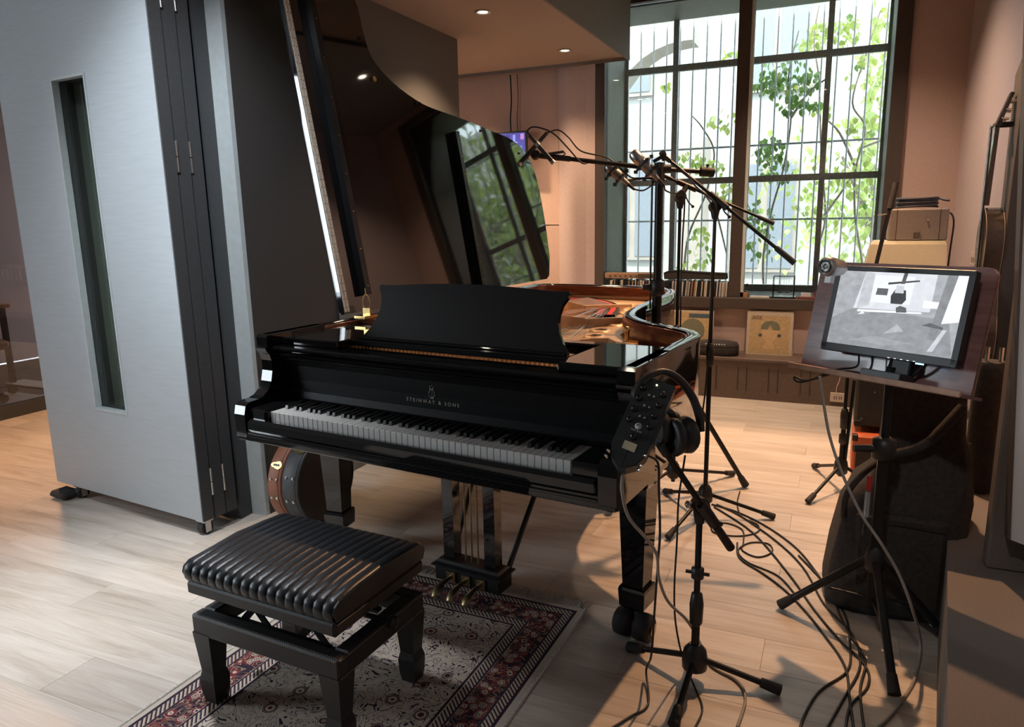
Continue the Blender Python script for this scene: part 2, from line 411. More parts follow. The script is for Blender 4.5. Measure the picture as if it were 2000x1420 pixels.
def link(name, me, parent=None, loc=None, rot=None, scale=None):
    o = bpy.data.objects.new(name, me); scene.collection.objects.link(o)
    loc_m = Matrix.LocRotScale(V(loc) if loc is not None else V(), rot, V(scale) if scale is not None else None)
    o.matrix_basis = loc_m
    if parent is not None: o.parent = parent; WMX[o.name] = WMX[parent.name] @ loc_m
    else: WMX[o.name] = loc_m
    return o
def thing(name, label, cat, loc=(0, 0, 0), rz=0., group=None, kind=None):
    o = bpy.data.objects.new(name, None); scene.collection.objects.link(o); o.empty_display_size = .05
    o.matrix_basis = Matrix.Translation(V(loc)) @ Matrix.Rotation(rz, 4, 'Z'); WMX[o.name] = o.matrix_basis.copy()
    return tag(o, label, cat, group, kind)
def tag(o, label=None, cat=None, group=None, kind=None):
    if label: o['label'] = label
    if cat: o['category'] = cat
    if group: o['group'] = group
    if kind: o['kind'] = kind
    return o
def struct(o, label=None):
    o['kind'] = 'structure'
    if label: o['label'] = label
    return o
def solo(name, mb, material, label, cat, group=None):
    """a thing that is one mesh: origin at the middle of its base"""
    lo = V((min(p.x for p in mb.v), min(p.y for p in mb.v), min(p.z for p in mb.v))); hi = V((max(p.x for p in mb.v), max(p.y for p in mb.v), max(p.z for p in mb.v)))
    c = V(((lo.x + hi.x) / 2, (lo.y + hi.y) / 2, lo.z)); mb.v = [p - c for p in mb.v]
    o = link(name, mb.mesh(name, material), None, c); return tag(o, label, cat, group)
def spline(pts, n=6, closed=False):
    """Catmull-Rom through points"""
    pts = [V(p) for p in pts]; out = []; k = len(pts); rng = range(k) if closed else range(k - 1)
    for i in rng:
        g = (lambda j: pts[j % k]) if closed else (lambda j: pts[max(0, min(k - 1, j))])
        a, b, c, d = g(i - 1), g(i), g(i + 1), g(i + 2)
        for t in range(n):
            t /= n
            out.append(.5 * ((2 * b) + (c - a) * t + (2 * a - 5 * b + 4 * c - d) * t * t + (3 * b - a - 3 * c + d) * t ** 3))
    if not closed: out.append(pts[-1].copy())
    return out
def text(name, body, size, M4, material, parent, extrude=.0004, align='CENTER', space=1.0):
    cu = bpy.data.curves.new(name, 'FONT'); cu.body = body; cu.size = size; cu.extrude = extrude; cu.align_x = align; cu.align_y = 'CENTER'; cu.space_character = space; cu.resolution_u = 3
    cu.materials.append(material)
    o = bpy.data.objects.new(name, cu); scene.collection.objects.link(o); o.parent = parent
    o.matrix_basis = WMX[parent.name].inverted() @ M4
    bpy.context.view_layer.update()
    me = bpy.data.meshes.new_from_object(o.evaluated_get(bpy.context.evaluated_depsgraph_get()))
    mb_ = o.matrix_basis.copy(); bpy.data.objects.remove(o)
    o = bpy.data.objects.new(name, me); scene.collection.objects.link(o); o.parent = parent; o.matrix_basis = mb_; WMX[o.name] = M4
    return o
def axes(o, x, y, z):
    m_ = Matrix.Identity(4)
    for i in range(3): m_[i][0], m_[i][1], m_[i][2], m_[i][3] = x[i], y[i], z[i], o[i]
    return m_

# ================================================================== THE ROOM
floor = struct(MB().b2((-6.2, -3.4, -.06), (2.9, 4.7, -.0125)).build('floor', MT['subfloor']), 'light oak plank floor')
pl_me = MB().box((0, 0, -.006), (1.2193, .1893, .012), None, .0007).mesh('plank', MT['floor'])
row = 0
y = -1.9
while y < 4.1:
    x = -4.0 + (.41 * row % 1.22) - 1.22
    while x < 3.0:
        c = V((x + .61, y + .095, 0))
        if -5.0 < c.x < 2.9 and (c.y > -1.2 or c.x > -1.2): link('plank', pl_me, floor, c)
        x += 1.22
    y += .19; row += 1

wb = MB()
wb.b2((-3.9, 4.05, 0), (-.04, 4.75, 3.2)); wb.b2((2.245, 4.05, 0), (2.8, 4.75, 3.2))
wb.b2((-.04, 4.05, 0), (2.245, 4.75, .67)); wb.b2((-.04, 4.05, 3.06), (2.245, 4.75, 3.2))
wall_back = struct(wb.build('wall_back', MT['pink']), 'rose plaster wall around the window')
for nm, lo, hi in (('wall_panel', (-1.30, 4.035, 1.35), (-.345, 4.05, 2.66)), ('wall_panel', (-1.30, 4.04, .33), (-.345, 4.05, 1.345))):
    MB().b2(lo, hi, .003).build(nm, MT['pink'], wall_back)
prof = [(-.345, 4.05), (-.345, 4.0)] + [(-.33 + .012 * i * 1.6, 3.985 - .03 * math.sin(math.pi * i / 10)) for i in range(0, 10)] + [(-.10, 4.0), (-.03, 4.02), (-.03, 4.05)]
struct(MB().prism([(a, b, .33) for a, b in prof], (0, 0, 1), 2.4, False).build('column', MT['mauve']), 'shallow rounded pilaster beside the window')
struct(MB().b2((-.10, 3.985, .672), (2.60, 4.66, .758), .004).build('trim_1', MT['brown']), 'dark brown window sill board')
rv = MB(); rv.b2((-.04, 4.12, .758), (.05, 4.70, 3.06)); rv.b2((2.145, 4.12, .758), (2.245, 4.70, 3.06)); rv.b2((.05, 4.12, 3.045), (2.145, 4.70, 3.06))
struct(rv.build('trim_2', MT['reveal']), 'pale green window reveal')
w1 = struct(thing('window_1', 'inner sliding window with dark brown frame', None, (1.1, 4.06, .758)))
MB().b2((-.045, 4.02, .757), (.05, 4.115, 3.05)).build('frame_post', MT['brown'], w1)
MB().b2((2.145, 4.02, .757), (2.245, 4.115, 3.05)).build('frame_post', MT['brown'], w1)
MB().b2((1.088, 4.02, .757), (1.178, 4.115, 3.05)).build('mullion', MT['brown'], w1)
MB().b2((-.045, 4.02, 3.05), (2.245, 4.115, 3.12)).build('head_rail', MT['brown'], w1)
MB().b2((1.178, 4.04, .757), (1.20, 4.095, 3.05)).build('sash_edge', MT['reveal'], w1)
MB().b2((.05, 4.075, .757), (1.088, 4.081, 3.05)).build('pane', MT['glass'], w1)
MB().b2((1.20, 4.055, .757), (2.145, 4.061, 3.05)).build('pane', MT['glass'], w1)
w2 = struct(thing('window_2', 'outer weathered steel window with glazing bars', None, (1.1, 4.68, .758)))
for xx in (.05, .49, 1.10, 1.71, 2.145):
    MB().b2((xx - .022, 4.66, .757), (xx + .022, 4.70, 3.06)).build('glazing_bar', MT['metal_win'], w2)
for zz in (.78, 1.70, 2.655):
    MB().b2((.05, 4.655, zz - .026), (2.145, 4.705, zz + .026)).build('glazing_bar', MT['metal_win'], w2)
for i, (a, b) in enumerate(((.072, .468), (.512, 1.078), (1.122, 1.688), (1.732, 2.123))):
    for (c, d) in ((.806, 1.674), (1.726, 2.629), (2.681, 3.06)):
        MB().b2((a, 4.678, c), (b, 4.682, d)).build('pane', MT['glass'], w2)
gr = struct(thing('window_grille', 'thin iron security grille outside the window', None, (1.1, 4.95, .4)))
for i in range(-1, 22):
    xx = .113 + .118 * i
    MB().cyl((xx, 4.95, .4), (xx, 4.95, 3.5), .0075, n=6).build('bar', MT['bar'], gr)
for zz in (.72, 1.357, 2.0, 2.69):
    MB().b2((-.1, 4.957, zz - .008), (2.7, 4.963, zz + .008)).build('bar', MT['bar'], gr)

# low ledge under the window, with ventilation slots
lg = struct(thing('window_ledge', 'low brown ledge cabinet along the window wall', None, (.6, 3.9, 0)))
MB().b2((-1.6, 3.735, 0), (2.6, 4.05, .300)).build('front_panel', MT['ledge'], lg)
MB().b2((-1.6, 3.715, .300), (2.6, 4.05, .324), .003).build('top_board', MT['ledge'], lg)
slot_me = MB().b2((-.0035, -.004, 0), (.0035, .004, .19)).mesh('slot', MT['subfloor'])
for px in (1398, 1440, 1457, 1500, 1518, 1563, 1581, 1330, 1345):
    c = atY(px, 760, 3.735); link('slot', slot_me, lg, (c.x - .6, -.166, .065))

# right-hand wall and its ledge
struct(MB().b2((2.6, -3.4, 0), (2.8, 4.06, 3.2)).build('wall_right', MT['mauve']), 'mauve plaster wall on the right')
rl = MB(); pts = [(2.13, -.62), (2.155, -.36), (2.30, .93), (2.38, 1.7), (2.38, 3.72), (2.6, 3.72), (2.6, -.62)]
rl.prism([(a, b, .001) for a, b in pts], (0, 0, 1), .319)
struct(rl.build('trim_3', MT['ledge_grey']), 'grey-brown carpeted ledge along the right wall')

# partition behind the piano, its pale jamb and the beam above it
struct(MB().b2((-.73, .60, 0), (-.62, 2.72, 2.63)).build('wall_partition', MT['dark_wall']), 'charcoal partition wall behind the piano lid')
struct(MB().b2((-.62, 1.25, 0), (-.606, 2.72, 2.63)).build('wall_partition_lit', MT['partition_lit']), 'far end of the partition, window light painted as lighter grey')  # thin sheet over the wall; its lighter grey stands in for window light
struct(MB().b2((-.712, .575, 0), (-.622, .60, 2.75)).build('trim_4', MT['strip']), 'light grey vertical jamb strip')
struct(MB().b2((-.86, .50, 0), (-.712, .60, 2.75)).build('trim_5', MT['door_edge']), 'dark door post')
struct(MB().b2((-.73, .62, 2.64), (-.63, 2.17, 3.19)).build('wall_upper', MT['white']), 'pale wall strip above the partition')

# ceiling, soffit
struct(MB().b2((-6.2, -3.4, 3.2), (2.9, 4.75, 3.35)).build('ceiling', MT['ceil']), 'grey ceiling')
sf = MB(); sf.b2((-3.0, .3, 2.625), (.285, 3.85, 3.19))
soff = struct(sf.build('ceiling_soffit', MT['soffit']), 'lowered brownish ceiling soffit')
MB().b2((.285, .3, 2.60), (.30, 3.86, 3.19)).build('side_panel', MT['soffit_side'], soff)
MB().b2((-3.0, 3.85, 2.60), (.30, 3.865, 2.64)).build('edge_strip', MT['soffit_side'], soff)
def downlight(name, loc, label, energy, col, size, blend=.5, target=None, rad=.05):
    t = thing(name, label, 'ceiling light', loc)
    MB().lathe([(.028, 0), (.046, 0), (.048, -.004), (.046, -.007), (.030, -.005), (.028, 0)], loc, n=24).build('trim_ring', MT['white'], t)
    MB().lathe([(.0005, -.002), (.029, -.002), (.029, -.001), (.0005, -.001)], loc, n=20).build('lens', MT['lamp_on'], t)
    tg = target or (loc[0], loc[1], 0)
    l = lamp('spot_light', 'SPOT', (loc[0], loc[1], loc[2] - .012), energy, col, tg, spot_size=size, spot_blend=blend, shadow_soft_size=rad)
    return t
WARM = (1.0, .66, .40)
downlight('downlight', (-.149, 2.191, 2.624), 'lit recessed downlight in the soffit, nearer the camera', 110, WARM, R(120), .7)
downlight('downlight', (-.066, 3.394, 2.624), 'lit recessed downlight in the soffit, nearer the window', 90, WARM, R(120), .7)
downlight('downlight', (-1.2, 3.40, 2.624), 'recessed downlight in the soffit, hidden above the dark partition', 330, WARM, R(120), .7)
downlight('downlight', (1.78, 2.1, 3.199), 'warm ceiling spotlight over the microphone stands', 430, (1, .545, .28), R(76), .3, (1.72, .95, 0), .03)
downlight('downlight', (1.55, 3.0, 3.199), 'warm ceiling spotlight over the amplifiers', 300, (1, .74, .55), R(110), 1.0, (2.0, 3.0, 0))
downlight('downlight', (.35, -1.0, 3.199), 'cool ceiling spotlight aimed at the folding door', 540, (.86, .93, 1.0), R(44), 1.0, (-.6, .3, 1.75), .12)
downlight('downlight', (-.62, -.15, 3.199), 'cool ceiling spotlight over the bare floor beside the rug', 560, (.92, .95, 1.0), R(64), .9, (-.45, -.95, 0), .10)
downlight('downlight', (1.55, -2.2, 3.199), 'unseen neutral spotlight added behind the camera to brighten the right ledge panel', 150, (1.0, .93, .86), R(42), .9, (2.45, .45, 1.25), .10)  # unseen lamp, added to brighten the white panel and the board
downlight('downlight', (-2.75, .95, 2.624), 'warm soffit spotlight by the glass wall', 330, (1, .55, .28), R(90), .7)

# left side: glass wall to the next room, then a plain wall with a window
gl = struct(thing('wall_left', 'glass partition wall to the next room', None, (-3.8, 1.4, 0)))
MB().b2((-3.84, -.2, 0), (-3.78, 4.05, .10)).build('bottom_rail', MT['door_edge'], gl)
MB().b2((-3.84, -.2, 2.55), (-3.78, 4.05, 3.2)).build('top_panel', MT['door_edge'], gl)
for a, b in ((-.2, 0.), (.06, 2.0), (2.06, 4.05)):
    MB().b2((-3.816, a, .10), (-3.806, b, 2.55)).build('pane', MT['glass_dark'], gl)
for a in (0., 2.0): MB().b2((-3.83, a, .10), (-3.79, a + .06, 2.55)).build('post', MT['door_edge'], gl)
struct(MB().b2((-6.3, -.3, 0), (-6.2, 4.7, 3.2)).build('wall_far_left', MT['mauve']), 'wall of the room behind the glass')
struct(MB().b2((-6.3, -.35, 0), (-3.78, -.2, 3.2)).build('wall_divider', MT['mauve']), 'end wall of the room behind the glass')
sw = MB(); sw.b2((-3.9, -3.4, 0), (-3.78, -2.75, 3.2)); sw.b2((-3.9, -1.55, 0), (-3.78, -.2, 3.2)); sw.b2((-3.9, -2.75, 0), (-3.78, -1.55, .6)); sw.b2((-3.9, -2.75, 2.85), (-3.78, -1.55, 3.2))
struct(sw.build('wall_side', MT['front']), 'side wall left of the picture')
struct(MB().b2((-3.9, -3.45, 0), (2.8, -3.3, 3.2)).build('wall_front', MT['front']), 'wall behind the camera')
w3 = struct(thing('window_3', 'window in the side wall left of the picture', None, (-3.85, -2.15, .6)))
for yy in (-2.73, -2.15, -1.57): MB().b2((-3.88, yy - .02, .6), (-3.82, yy + .02, 2.85)).build('frame_post', MT['white'], w3)
for a, b in ((-2.71, -2.17), (-2.13, -1.59)): MB().b2((-3.852, a, .6), (-3.848, b, 2.85)).build('pane', MT['glass'], w3)

# folding acoustic door leaves at the left
A, B = V((-1.905, .396, 0)), V((-.723, .281, 0)); du = (B - A).normalized(); dn = V((-du.y, du.x, 0))
dM = Matrix(((du.x, dn.x, 0), (du.y, dn.y, 0), (0, 0, 1)))
def dpt(s, t, z): return A + du * s + dn * t + V((0, 0, z))
DL = (B - A).length
def dbox(mb, s0, s1, t0, t1, z0, z1, bev=0.): return mb.box(dpt((s0 + s1) / 2, (t0 + t1) / 2, (z0 + z1) / 2), (s1 - s0, t1 - t0, z1 - z0), dM, bev)
S0, S1, Z0, Z1 = .455, .707, .528, 2.075       # slot window
TOPZ = 2.75
for k, (t0, t1) in enumerate(((0, .058), (.064, .125), (.131, .19))):
    d = struct(thing('door_%d' % (k + 1), ['pale grey folding acoustic door leaf with a tall narrow window', 'second folded acoustic door leaf with charcoal edge', 'third folded acoustic door leaf with charcoal edge'][k], None, dpt(DL / 2, t0, 0)))
    for nm, (a, b, c, e) in dict(panel_left=(0, S0, .07, TOPZ), panel_right=(S1, DL - .004, .07, TOPZ), panel_below=(S0, S1, .07, Z0), panel_above=(S0, S1, Z1, TOPZ)).items():
        if k == 0: dbox(MB(), a, b, t0, t0 + .012, c, e).build('panel', MT['door'], d); dbox(MB(), a, b + (.0 if b == S0 else 0), t0 + .012, t1, c, e).build('core', MT['door_edge'], d)
        else: dbox(MB(), a, b, t0, t1, c, e).build('core', MT['door_edge'], d)
    ss = DL + .004
    dbox(MB(), DL - .004, ss, t0, t1, .07, TOPZ).build('edge_strip', MT['door_edge'], d)
    if k == 0:
        fr = MB()
        dbox(fr, S0 - .006, S0 + .004, t0 - .003, t0 + .03, Z0 - .006, Z1 + .006); dbox(fr, S1 - .004, S1 + .006, t0 - .003, t0 + .03, Z0 - .006, Z1 + .006)
        dbox(fr, S0, S1, t0 - .003, t0 + .03, Z0 - .006, Z0 + .006); dbox(fr, S0, S1, t0 - .003, t0 + .03, Z1 - .006, Z1 + .006)
        fr.build('window_frame', MT['strip'], d)
    if k == 0: dbox(MB(), S0, S1, t0 + .028, t0 + .032, Z0, Z1).build('pane', MT['glass_slot'], d)
    if k == 1:
        dbox(MB(), S0, S1, t0 + .034, t1, Z0, Z1).build('slot_liner', MT['slot'], d)
        for q in (.06, .115, .19): dbox(MB(), S0 + q, S0 + q + .012, t0 + .028, t0 + .034, Z0, Z1).build('liner_rib', MT['slot'], d)
    if k < 2:
        for zc in (.25, 1.70, 2.35):
            h = MB(); p = dpt(ss + .004, t1 + .003 , zc - .065); h.cyl(p, p + V((0, 0, .062)), .006, n=10); h.cyl(p + V((0, 0, .066)), p + V((0, 0, .13)), .006, n=10)
            h.build('hinge', MT['steel'], d)
    if k == 0:
        for sc in (.17, DL - .03):
            c = dpt(sc, .03, 0); cs = MB().box(c + V((0, 0, .066)), (.06, .05, .008), dM); cs.box(c + du * .022 + V((0, 0, .04)), (.004, .03, .06), dM); cs.box(c - du * .022 + V((0, 0, .04)), (.004, .03, .06), dM)
            cp = cs.build('caster', MT['steel'], d)
            MB().cyl(c - du * .017 + V((0, 0, .031)), c + du * .017 + V((0, 0, .031)), .031, n=20).build('wheel', MT['rubber'], cp)
        c = dpt(.10, -.02, 0); MB().box(c + V((0, 0, .028)), (.13, .10, .035), dM, .012).build('brake_foot', MT['rubber'], d)

# ------------------------------------------------------------------ outdoors
struct(MB().b2((-14, 4.76, -.6), (18, 26, -.5)).build('ground', MT['paving']), 'pale paved courtyard outside')
bl = thing('building', 'pale facade across the courtyard with grey-blue windows', 'building', (1, 11.5, -.5))
MB().b2((-8, 11.5, -.5), (12, 12.5, 5.4)).build('wall', MT['facade'], bl)
for x0, z0 in ((-2.2, .6), (.2, 3.4), (.1, .4), (2.6, .5), (2.7, 3.4), (5.2, .6), (5.2, 3.4), (-2.4, 3.5)):
    f = MB().b2((x0, 11.42, z0), (x0 + 1.1, 11.5, z0 + 1.9)).build('window', MT['facade2'], bl)
    for q in (0, .55): MB().b2((x0 + .06 + q, 11.405, z0 + .07), (x0 + .49 + q, 11.42, z0 + 1.83)).build('pane', MT['far_pane'], f)
aw = thing('archway', 'cream stone arch beside the courtyard, seen through the window', 'archway', (-1.6, 8.2, -.5))
ap = [(-2.6, -.5), (-2.6, 4.6), (.0, 4.6), (.0, 3.6)] + [(-.1 - 1.0 * math.sin(t * math.pi / 16), 2.6 + 1.0 * math.cos(t * math.pi / 16)) for t in range(0, 9)] + [(-1.1, -.5)]
MB().prism([(a, 8.0, b) for a, b in ap], (0, 1, 0), .5).build('arch_wall', MT['facade2'], aw)
MB().b2((-.12, 8.0, -.5), (.2, 8.5, 2.4)).build('pier', MT['facade2'], aw)

leaf_v = [(0, 0, 0), (.022, .3, .008), (.018, .62, .012), (0, 1, 0), (-.018, .62, .012), (-.022, .3, .008), (0, .45, -.006)]
lm = MB().add([V((p[0] * 17, p[1], p[2] * 6)) * .062 for p in leaf_v], [(0, 1, 6), (1, 2, 6), (2, 3, 6), (3, 4, 6), (4, 5, 6), (5, 0, 6)])
leaf_me = [lm.mesh('leaf', MT['leaf']), lm.mesh('leaf', MT['leaf2'])]
def vine(label, stems, clusters, yv, pale):
    base = atY(*stems[0][0], yv); t = thing('climbing_vine', label, 'vine', (base.x, yv, base.z), 0, 'climbing vines behind the grille')
    for st in stems:
        pts = [atY(px, py, yv + .05 * math.sin(i * 2.1)) for i, (px, py) in enumerate(st)]
        pp = spline(pts, 5); n = len(pp)
        MB().tube(pp, [.013 - .007 * i / n for i in range(n)], 6).build('stem', MT['bark'], t)
    small = MB(); inv = WMX[t.name].inverted()
    for (px, py, rx, ry, n, big) in clusters:
        for i in range(n):
            a, q = rnd.uniform(0, 6.283), math.sqrt(rnd.random())
            p = atY(px + rx * q * math.cos(a), py + ry * q * math.sin(a), yv + rnd.uniform(-.18, .3))
            rot = Matrix.Rotation(rnd.uniform(0, 6.28), 3, 'Z') @ Matrix.Rotation(rnd.uniform(-2.2, -.4), 3, 'X') @ Matrix.Rotation(rnd.uniform(-.9, .9), 3, 'Y')
            sc = rnd.uniform(.8, 1.45)
            if i < big: link('leaf', leaf_me[pale if rnd.random() < .75 else 1 - pale], t, inv @ p, rot.to_quaternion(), (sc, sc, sc))
            else: small.add([p + rot @ (v * sc * .9) for v in lm.v], lm.f)
    o = small.build('foliage', MT['leaf2' if pale else 'leaf'], t); o['kind'] = 'stuff'
vine('dense dark green climbing vine in the middle of the right window',
     [[(1500, 640), (1490, 520), (1505, 420), (1530, 330), (1545, 230), (1540, 150), (1560, 60)], [(1545, 230), (1580, 180), (1620, 150)]],
     [(1540, 150, 62, 36, 130, 34), (1560, 200, 40, 22, 50, 12), (1500, 170, 26, 16, 34, 9), (1500, 290, 34, 26, 70, 18), (1520, 330, 36, 20, 40, 10), (1480, 420, 30, 34, 44, 10), (1490, 480, 30, 30, 26, 6)], 5.15, 0)
vine('sparse vine with pale leaves at the right edge of the window',
     [[(1690, 640), (1685, 520), (1670, 420), (1672, 330), (1690, 250), (1665, 200), (1690, 110), (1720, 20)], [(1672, 330), (1640, 260), (1610, 230)], [(1680, 290), (1720, 275), (1745, 270)], [(1610, 420), (1640, 380), (1672, 330)]],
     [(1690, 240, 36, 20, 30, 12), (1640, 60, 40, 30, 46, 12), (1660, 50, 26, 26, 26, 6), (1700, 140, 50, 60, 60, 10), (1690, 330, 60, 50, 60, 8), (1670, 400, 60, 40, 40, 6), (1730, 60, 30, 50, 30, 6), (1600, 210, 20, 15, 14, 4)], 5.35, 1)
vine('thin vine climbing in the left half of the window',
     [[(1330, 640), (1335, 540), (1345, 460), (1378, 380), (1395, 300), (1372, 250), (1350, 225)], [(1378, 380), (1400, 420), (1420, 500)]],
     [(1300, 165, 16, 8, 10, 7), (1350, 310, 34, 16, 34, 12), (1385, 330, 34, 22, 34, 10), (1430, 370, 34, 24, 34, 8), (1370, 480, 26, 40, 34, 12), (1345, 520, 20, 14, 12, 5), (1410, 230, 30, 24, 20, 6), (1425, 105, 20, 14, 20, 8)], 5.2, 1)
vine('pale vine cluster near the top right of the window',
     [[(1600, 640), (1590, 560), (1600, 480), (1612, 420), (1604, 300), (1600, 160), (1590, 80), (1600, 10)]],
     [(1600, 60, 24, 24, 34, 9), (1590, 85, 36, 14, 24, 6), (1620, 330, 40, 40, 34, 6), (1580, 400, 34, 40, 30, 5)], 5.5, 1)
def g_(q): return max(-2 * q, min(2 * q, rnd.gauss(0, q)))
def tree(label, c, h, rad, n, m_, sc):
    t = thing('courtyard_tree', label, 'tree', (c[0], c[1], -.5)); c = V((c[0], c[1], 0))
    MB().tube(spline([c + V((0, 0, -.5)), c + V((-.05, 0, .6)), c + V((.05, 0, h * .7)), c + V((-.1, .05, h + .5))], 5), [.09 - .003 * i for i in range(16)], 8).build('trunk', MT['bark'], t)
    for k in range(4): MB().tube(spline([c + V((.03, 0, h * .5 + .2 * k)), c + V((.3 * math.cos(k * 2), .25 * math.sin(k * 2), h * .7 + .25 * k)), c + V((.7 * math.cos(k * 2), .5 * math.sin(k * 2), h + .3 * k))], 4), [.04 - .003 * i for i in range(9)], 6).build('branch', MT['bark'], t)
    fo = MB()
    for i in range(n):
        a = V((g_(rad), g_(rad * .7), g_(rad * .8))); p = c + V((0, 0, h)) + a
        rot = Matrix.Rotation(rnd.uniform(0, 6.28), 3, 'Z') @ Matrix.Rotation(rnd.uniform(-2.2, -.4), 3, 'X')
        fo.add([p + rot @ (v * sc) for v in lm.v], lm.f)
    tag(fo.build('crown', MT[m_], t), kind='stuff')
tree('pale green courtyard tree seen behind the vines', (2.3, 8.8), 1.5, .7, 650, 'leaf2', 1.7)
tree('dense green courtyard tree mirrored in the open piano lid', (4.3, 8.3), 2.6, 1.1, 3600, 'leaf2', 2.0)
tree('second green courtyard tree mirrored in the piano lid, further away', (6.6, 8.6), 2.9, .85, 2600, 'leaf', 2.2)

# ================================================================== GRAND PIANO (local frame: x along the keys, y towards the tail)
TH = .1067
pn = thing('grand_piano', 'black lacquered grand piano with its lid fully open', 'piano', (0, 0, 0), -TH)
def PB(mb, name, m_, parent=None): return mb.build(name, MT[m_], parent or pn, world=False)
OUT = [(1.375, .115), (1.378, .35), (1.382, .60), (1.384, .69), (1.371, .755), (1.338, .818), (1.279, .873), (1.214, .919), (1.15, .957), (1.073, 1.017), (1.0, 1.116), (.966, 1.18), (.937, 1.294), (.909, 1.474), (.886, 1.8), (.872, 1.99), (.842, 2.131), (.801, 2.24), (.737, 2.322), (.66, 2.37), (.553, 2.395), (.3, 2.41), (.05, 2.405), (-.08, 2.38), (-.135, 2.32), (-.15, 2.22), (-.15, 1.4), (-.15, .7), (-.15, .115)]
outp = [V((p.x, p.y, 0)) for p in spline([(a, b, 0) for a, b in OUT], 4)]
def offset(pts, d):
    r_ = []
    for i, p in enumerate(pts):
        t = pts[min(i + 1, len(pts) - 1)] - pts[max(i - 1, 0)]; t.normalize(); r_.append(p + V((-t.y, t.x, 0)) * d)
    return r_
inp = offset(outp, .052); mid = offset(outp, .044)
def band(o_, i_, z0, z1, bev=.006):
    mb = MB(); n = len(o_); prof = []
    for a, b in zip(o_, i_):
        d = (b - a); L_ = d.length; d.normalize()
        prof.append([a + V((0, 0, z0)), a + V((0, 0, z1 - bev)), a + d * (bev * .3) + V((0, 0, z1 - bev * .3)), a + d * bev + V((0, 0, z1)), b - d * bev + V((0, 0, z1)), b - d * (bev * .3) + V((0, 0, z1 - bev * .3)), b + V((0, 0, z1 - bev)), b + V((0, 0, z0))])
    k = 8; P = [q for r_ in prof for q in r_]
    F = [(i * k + j, (i + 1) * k + j, (i + 1) * k + (j + 1) % k, i * k + (j + 1) % k) for i in range(n - 1) for j in range(k)]
    mb.add(P, F, True); mb.add(prof[0], [list(range(k))]); mb.add(prof[-1], [list(range(k))[::-1]])
    return mb
PB(band(outp, mid, .64, 1.0), 'rim', 'piano')
PB(band(offset(outp, .0445), inp, .80, .993, .002), 'inner_rim', 'rim_in')
# bottom boards, beams
inpoly = [p for p in offset(outp, .03)]
PB(MB().prism([(p.x, p.y, .70) for p in inpoly[:: 2]], (0, 0, 1), .012), 'bottom_board', 'satin')
for a, b in (((.1, .5, .66), (.45, 2.2, .66)), ((1.1, .5, .66), (.4, 2.1, .66)), ((-.1, .62, .66), (1.3, .62, .66))):
    d = V(b) - V(a); PB(MB().box((V(a) + V(b)) / 2, (.09, d.length, .08), Matrix.Rotation(-math.atan2(d.x, d.y), 3, 'Z')), 'beam', 'satin')
# arms: side profile pushed across
pr = spline([(.36, .62), (-.03, .62)], 1) if False else None
prof = [(.40, .62), (-.025, .62), (-.038, .635), (-.040, .72), (-.032, .752), (-.012, .764), (.03, .766), (.055, .772), (.080, .79), (.098, .82), (.108, .86), (.108, .90), (.100, .925), (.086, .94), (.084, .95), (.094, .955), (.092, .99), (.100, 1.0), (.40, 1.0)]
for x0, w in ((-.15, .055), (1.322, .055)):
    PB(MB().prism([(x0, a, b) for a, b in prof][::-1], (1, 0, 0), w), 'arm', 'piano')
for x0, x1 in ((-.094, -.004), (1.226, 1.321)):
    PB(MB().b2((x0, -.02, .66), (x1, .15, .742), .008), 'key_block', 'piano')
PB(MB().b2((-.149, -.036, .62), (1.376, .42, .662), .004), 'keybed', 'piano')
PB(MB().b2((-.094, -.040, .655), (1.321, -.006, .704), .012), 'key_slip', 'piano')
PB(MB().b2((-.094, -.041, .640), (1.321, -.036, .650), .002), 'slip_moulding', 'piano')
# keys
KW = .0235
wk = MB().b2((.0006, 0, .690), (KW - .0006, .150, .735), .0012).mesh('white_key', MT['ivory'])
for i in range(52): link('white_key', wk, pn, (i * KW, 0, 0))
bk = MB(); x0, x1 = -.0068, .0068
bk.add([(x0, .052, .733), (x1, .052, .733), (x1, .150, .733), (x0, .150, .733), (x0 + .001, .058, .7490), (x1 - .001, .058, .7490), (x1 - .001, .150, .7500), (x0 + .001, .150, .7500)], [(0, 3, 2, 1), (4, 5, 6, 7), (0, 1, 5, 4), (1, 2, 6, 5), (2, 3, 7, 6), (3, 0, 4, 7)])
bk = bk.mesh('black_key', MT['ebony'])
for i in range(51):
    nm = 'ABCDEFG'[i % 7]
    if nm in 'ACDFG': link('black_key', bk, pn, ((i + 1) * KW + {'A': .0013, 'C': -.0013, 'D': .0013, 'F': -.002, 'G': 0}[nm], 0, 0))
PB(MB().b2((-.004, .148, .730), (1.226, .153, .744)), 'key_felt', 'ebony')
# fallboard: gently curved panel with its lettering
fb = [(.150, .742), (.162, .750), (.170, .775), (.172, .82), (.170, .875), (.160, .895), (.150, .900), (.146, .908), (.152, .914), (.20, .914), (.20, .742)]
fall = PB(MB().prism([(-.094, a, b) for a, b in fb][::-1], (1, 0, 0), 1.415), 'fallboard', 'fallb')
PM = Matrix.Rotation(-TH, 4, 'Z')
text('lettering', 'STEINWAY & SONS', .0185, PM @ axes(V((.613, .1705, .800)), V((1, 0, 0)), V((0, -.03, 1)).normalized(), V((0, -1, -.03)).normalized()), MT['letter'], fall, .0003, space=1.5)
ly = MB()
for sx in (-1, 1):
    ly.tube([(.613 + sx * q[0], .170, .816 + q[1]) for q in ((.004, .002), (.0105, .006), (.0125, .014), (.008, .026), (.0055, .034), (.009, .041))], .0011, 5)
for q in (-.003, 0, .003): ly.tube([(.613 + q, .170, .818), (.613 + q, .170, .846)], .0005, 4)
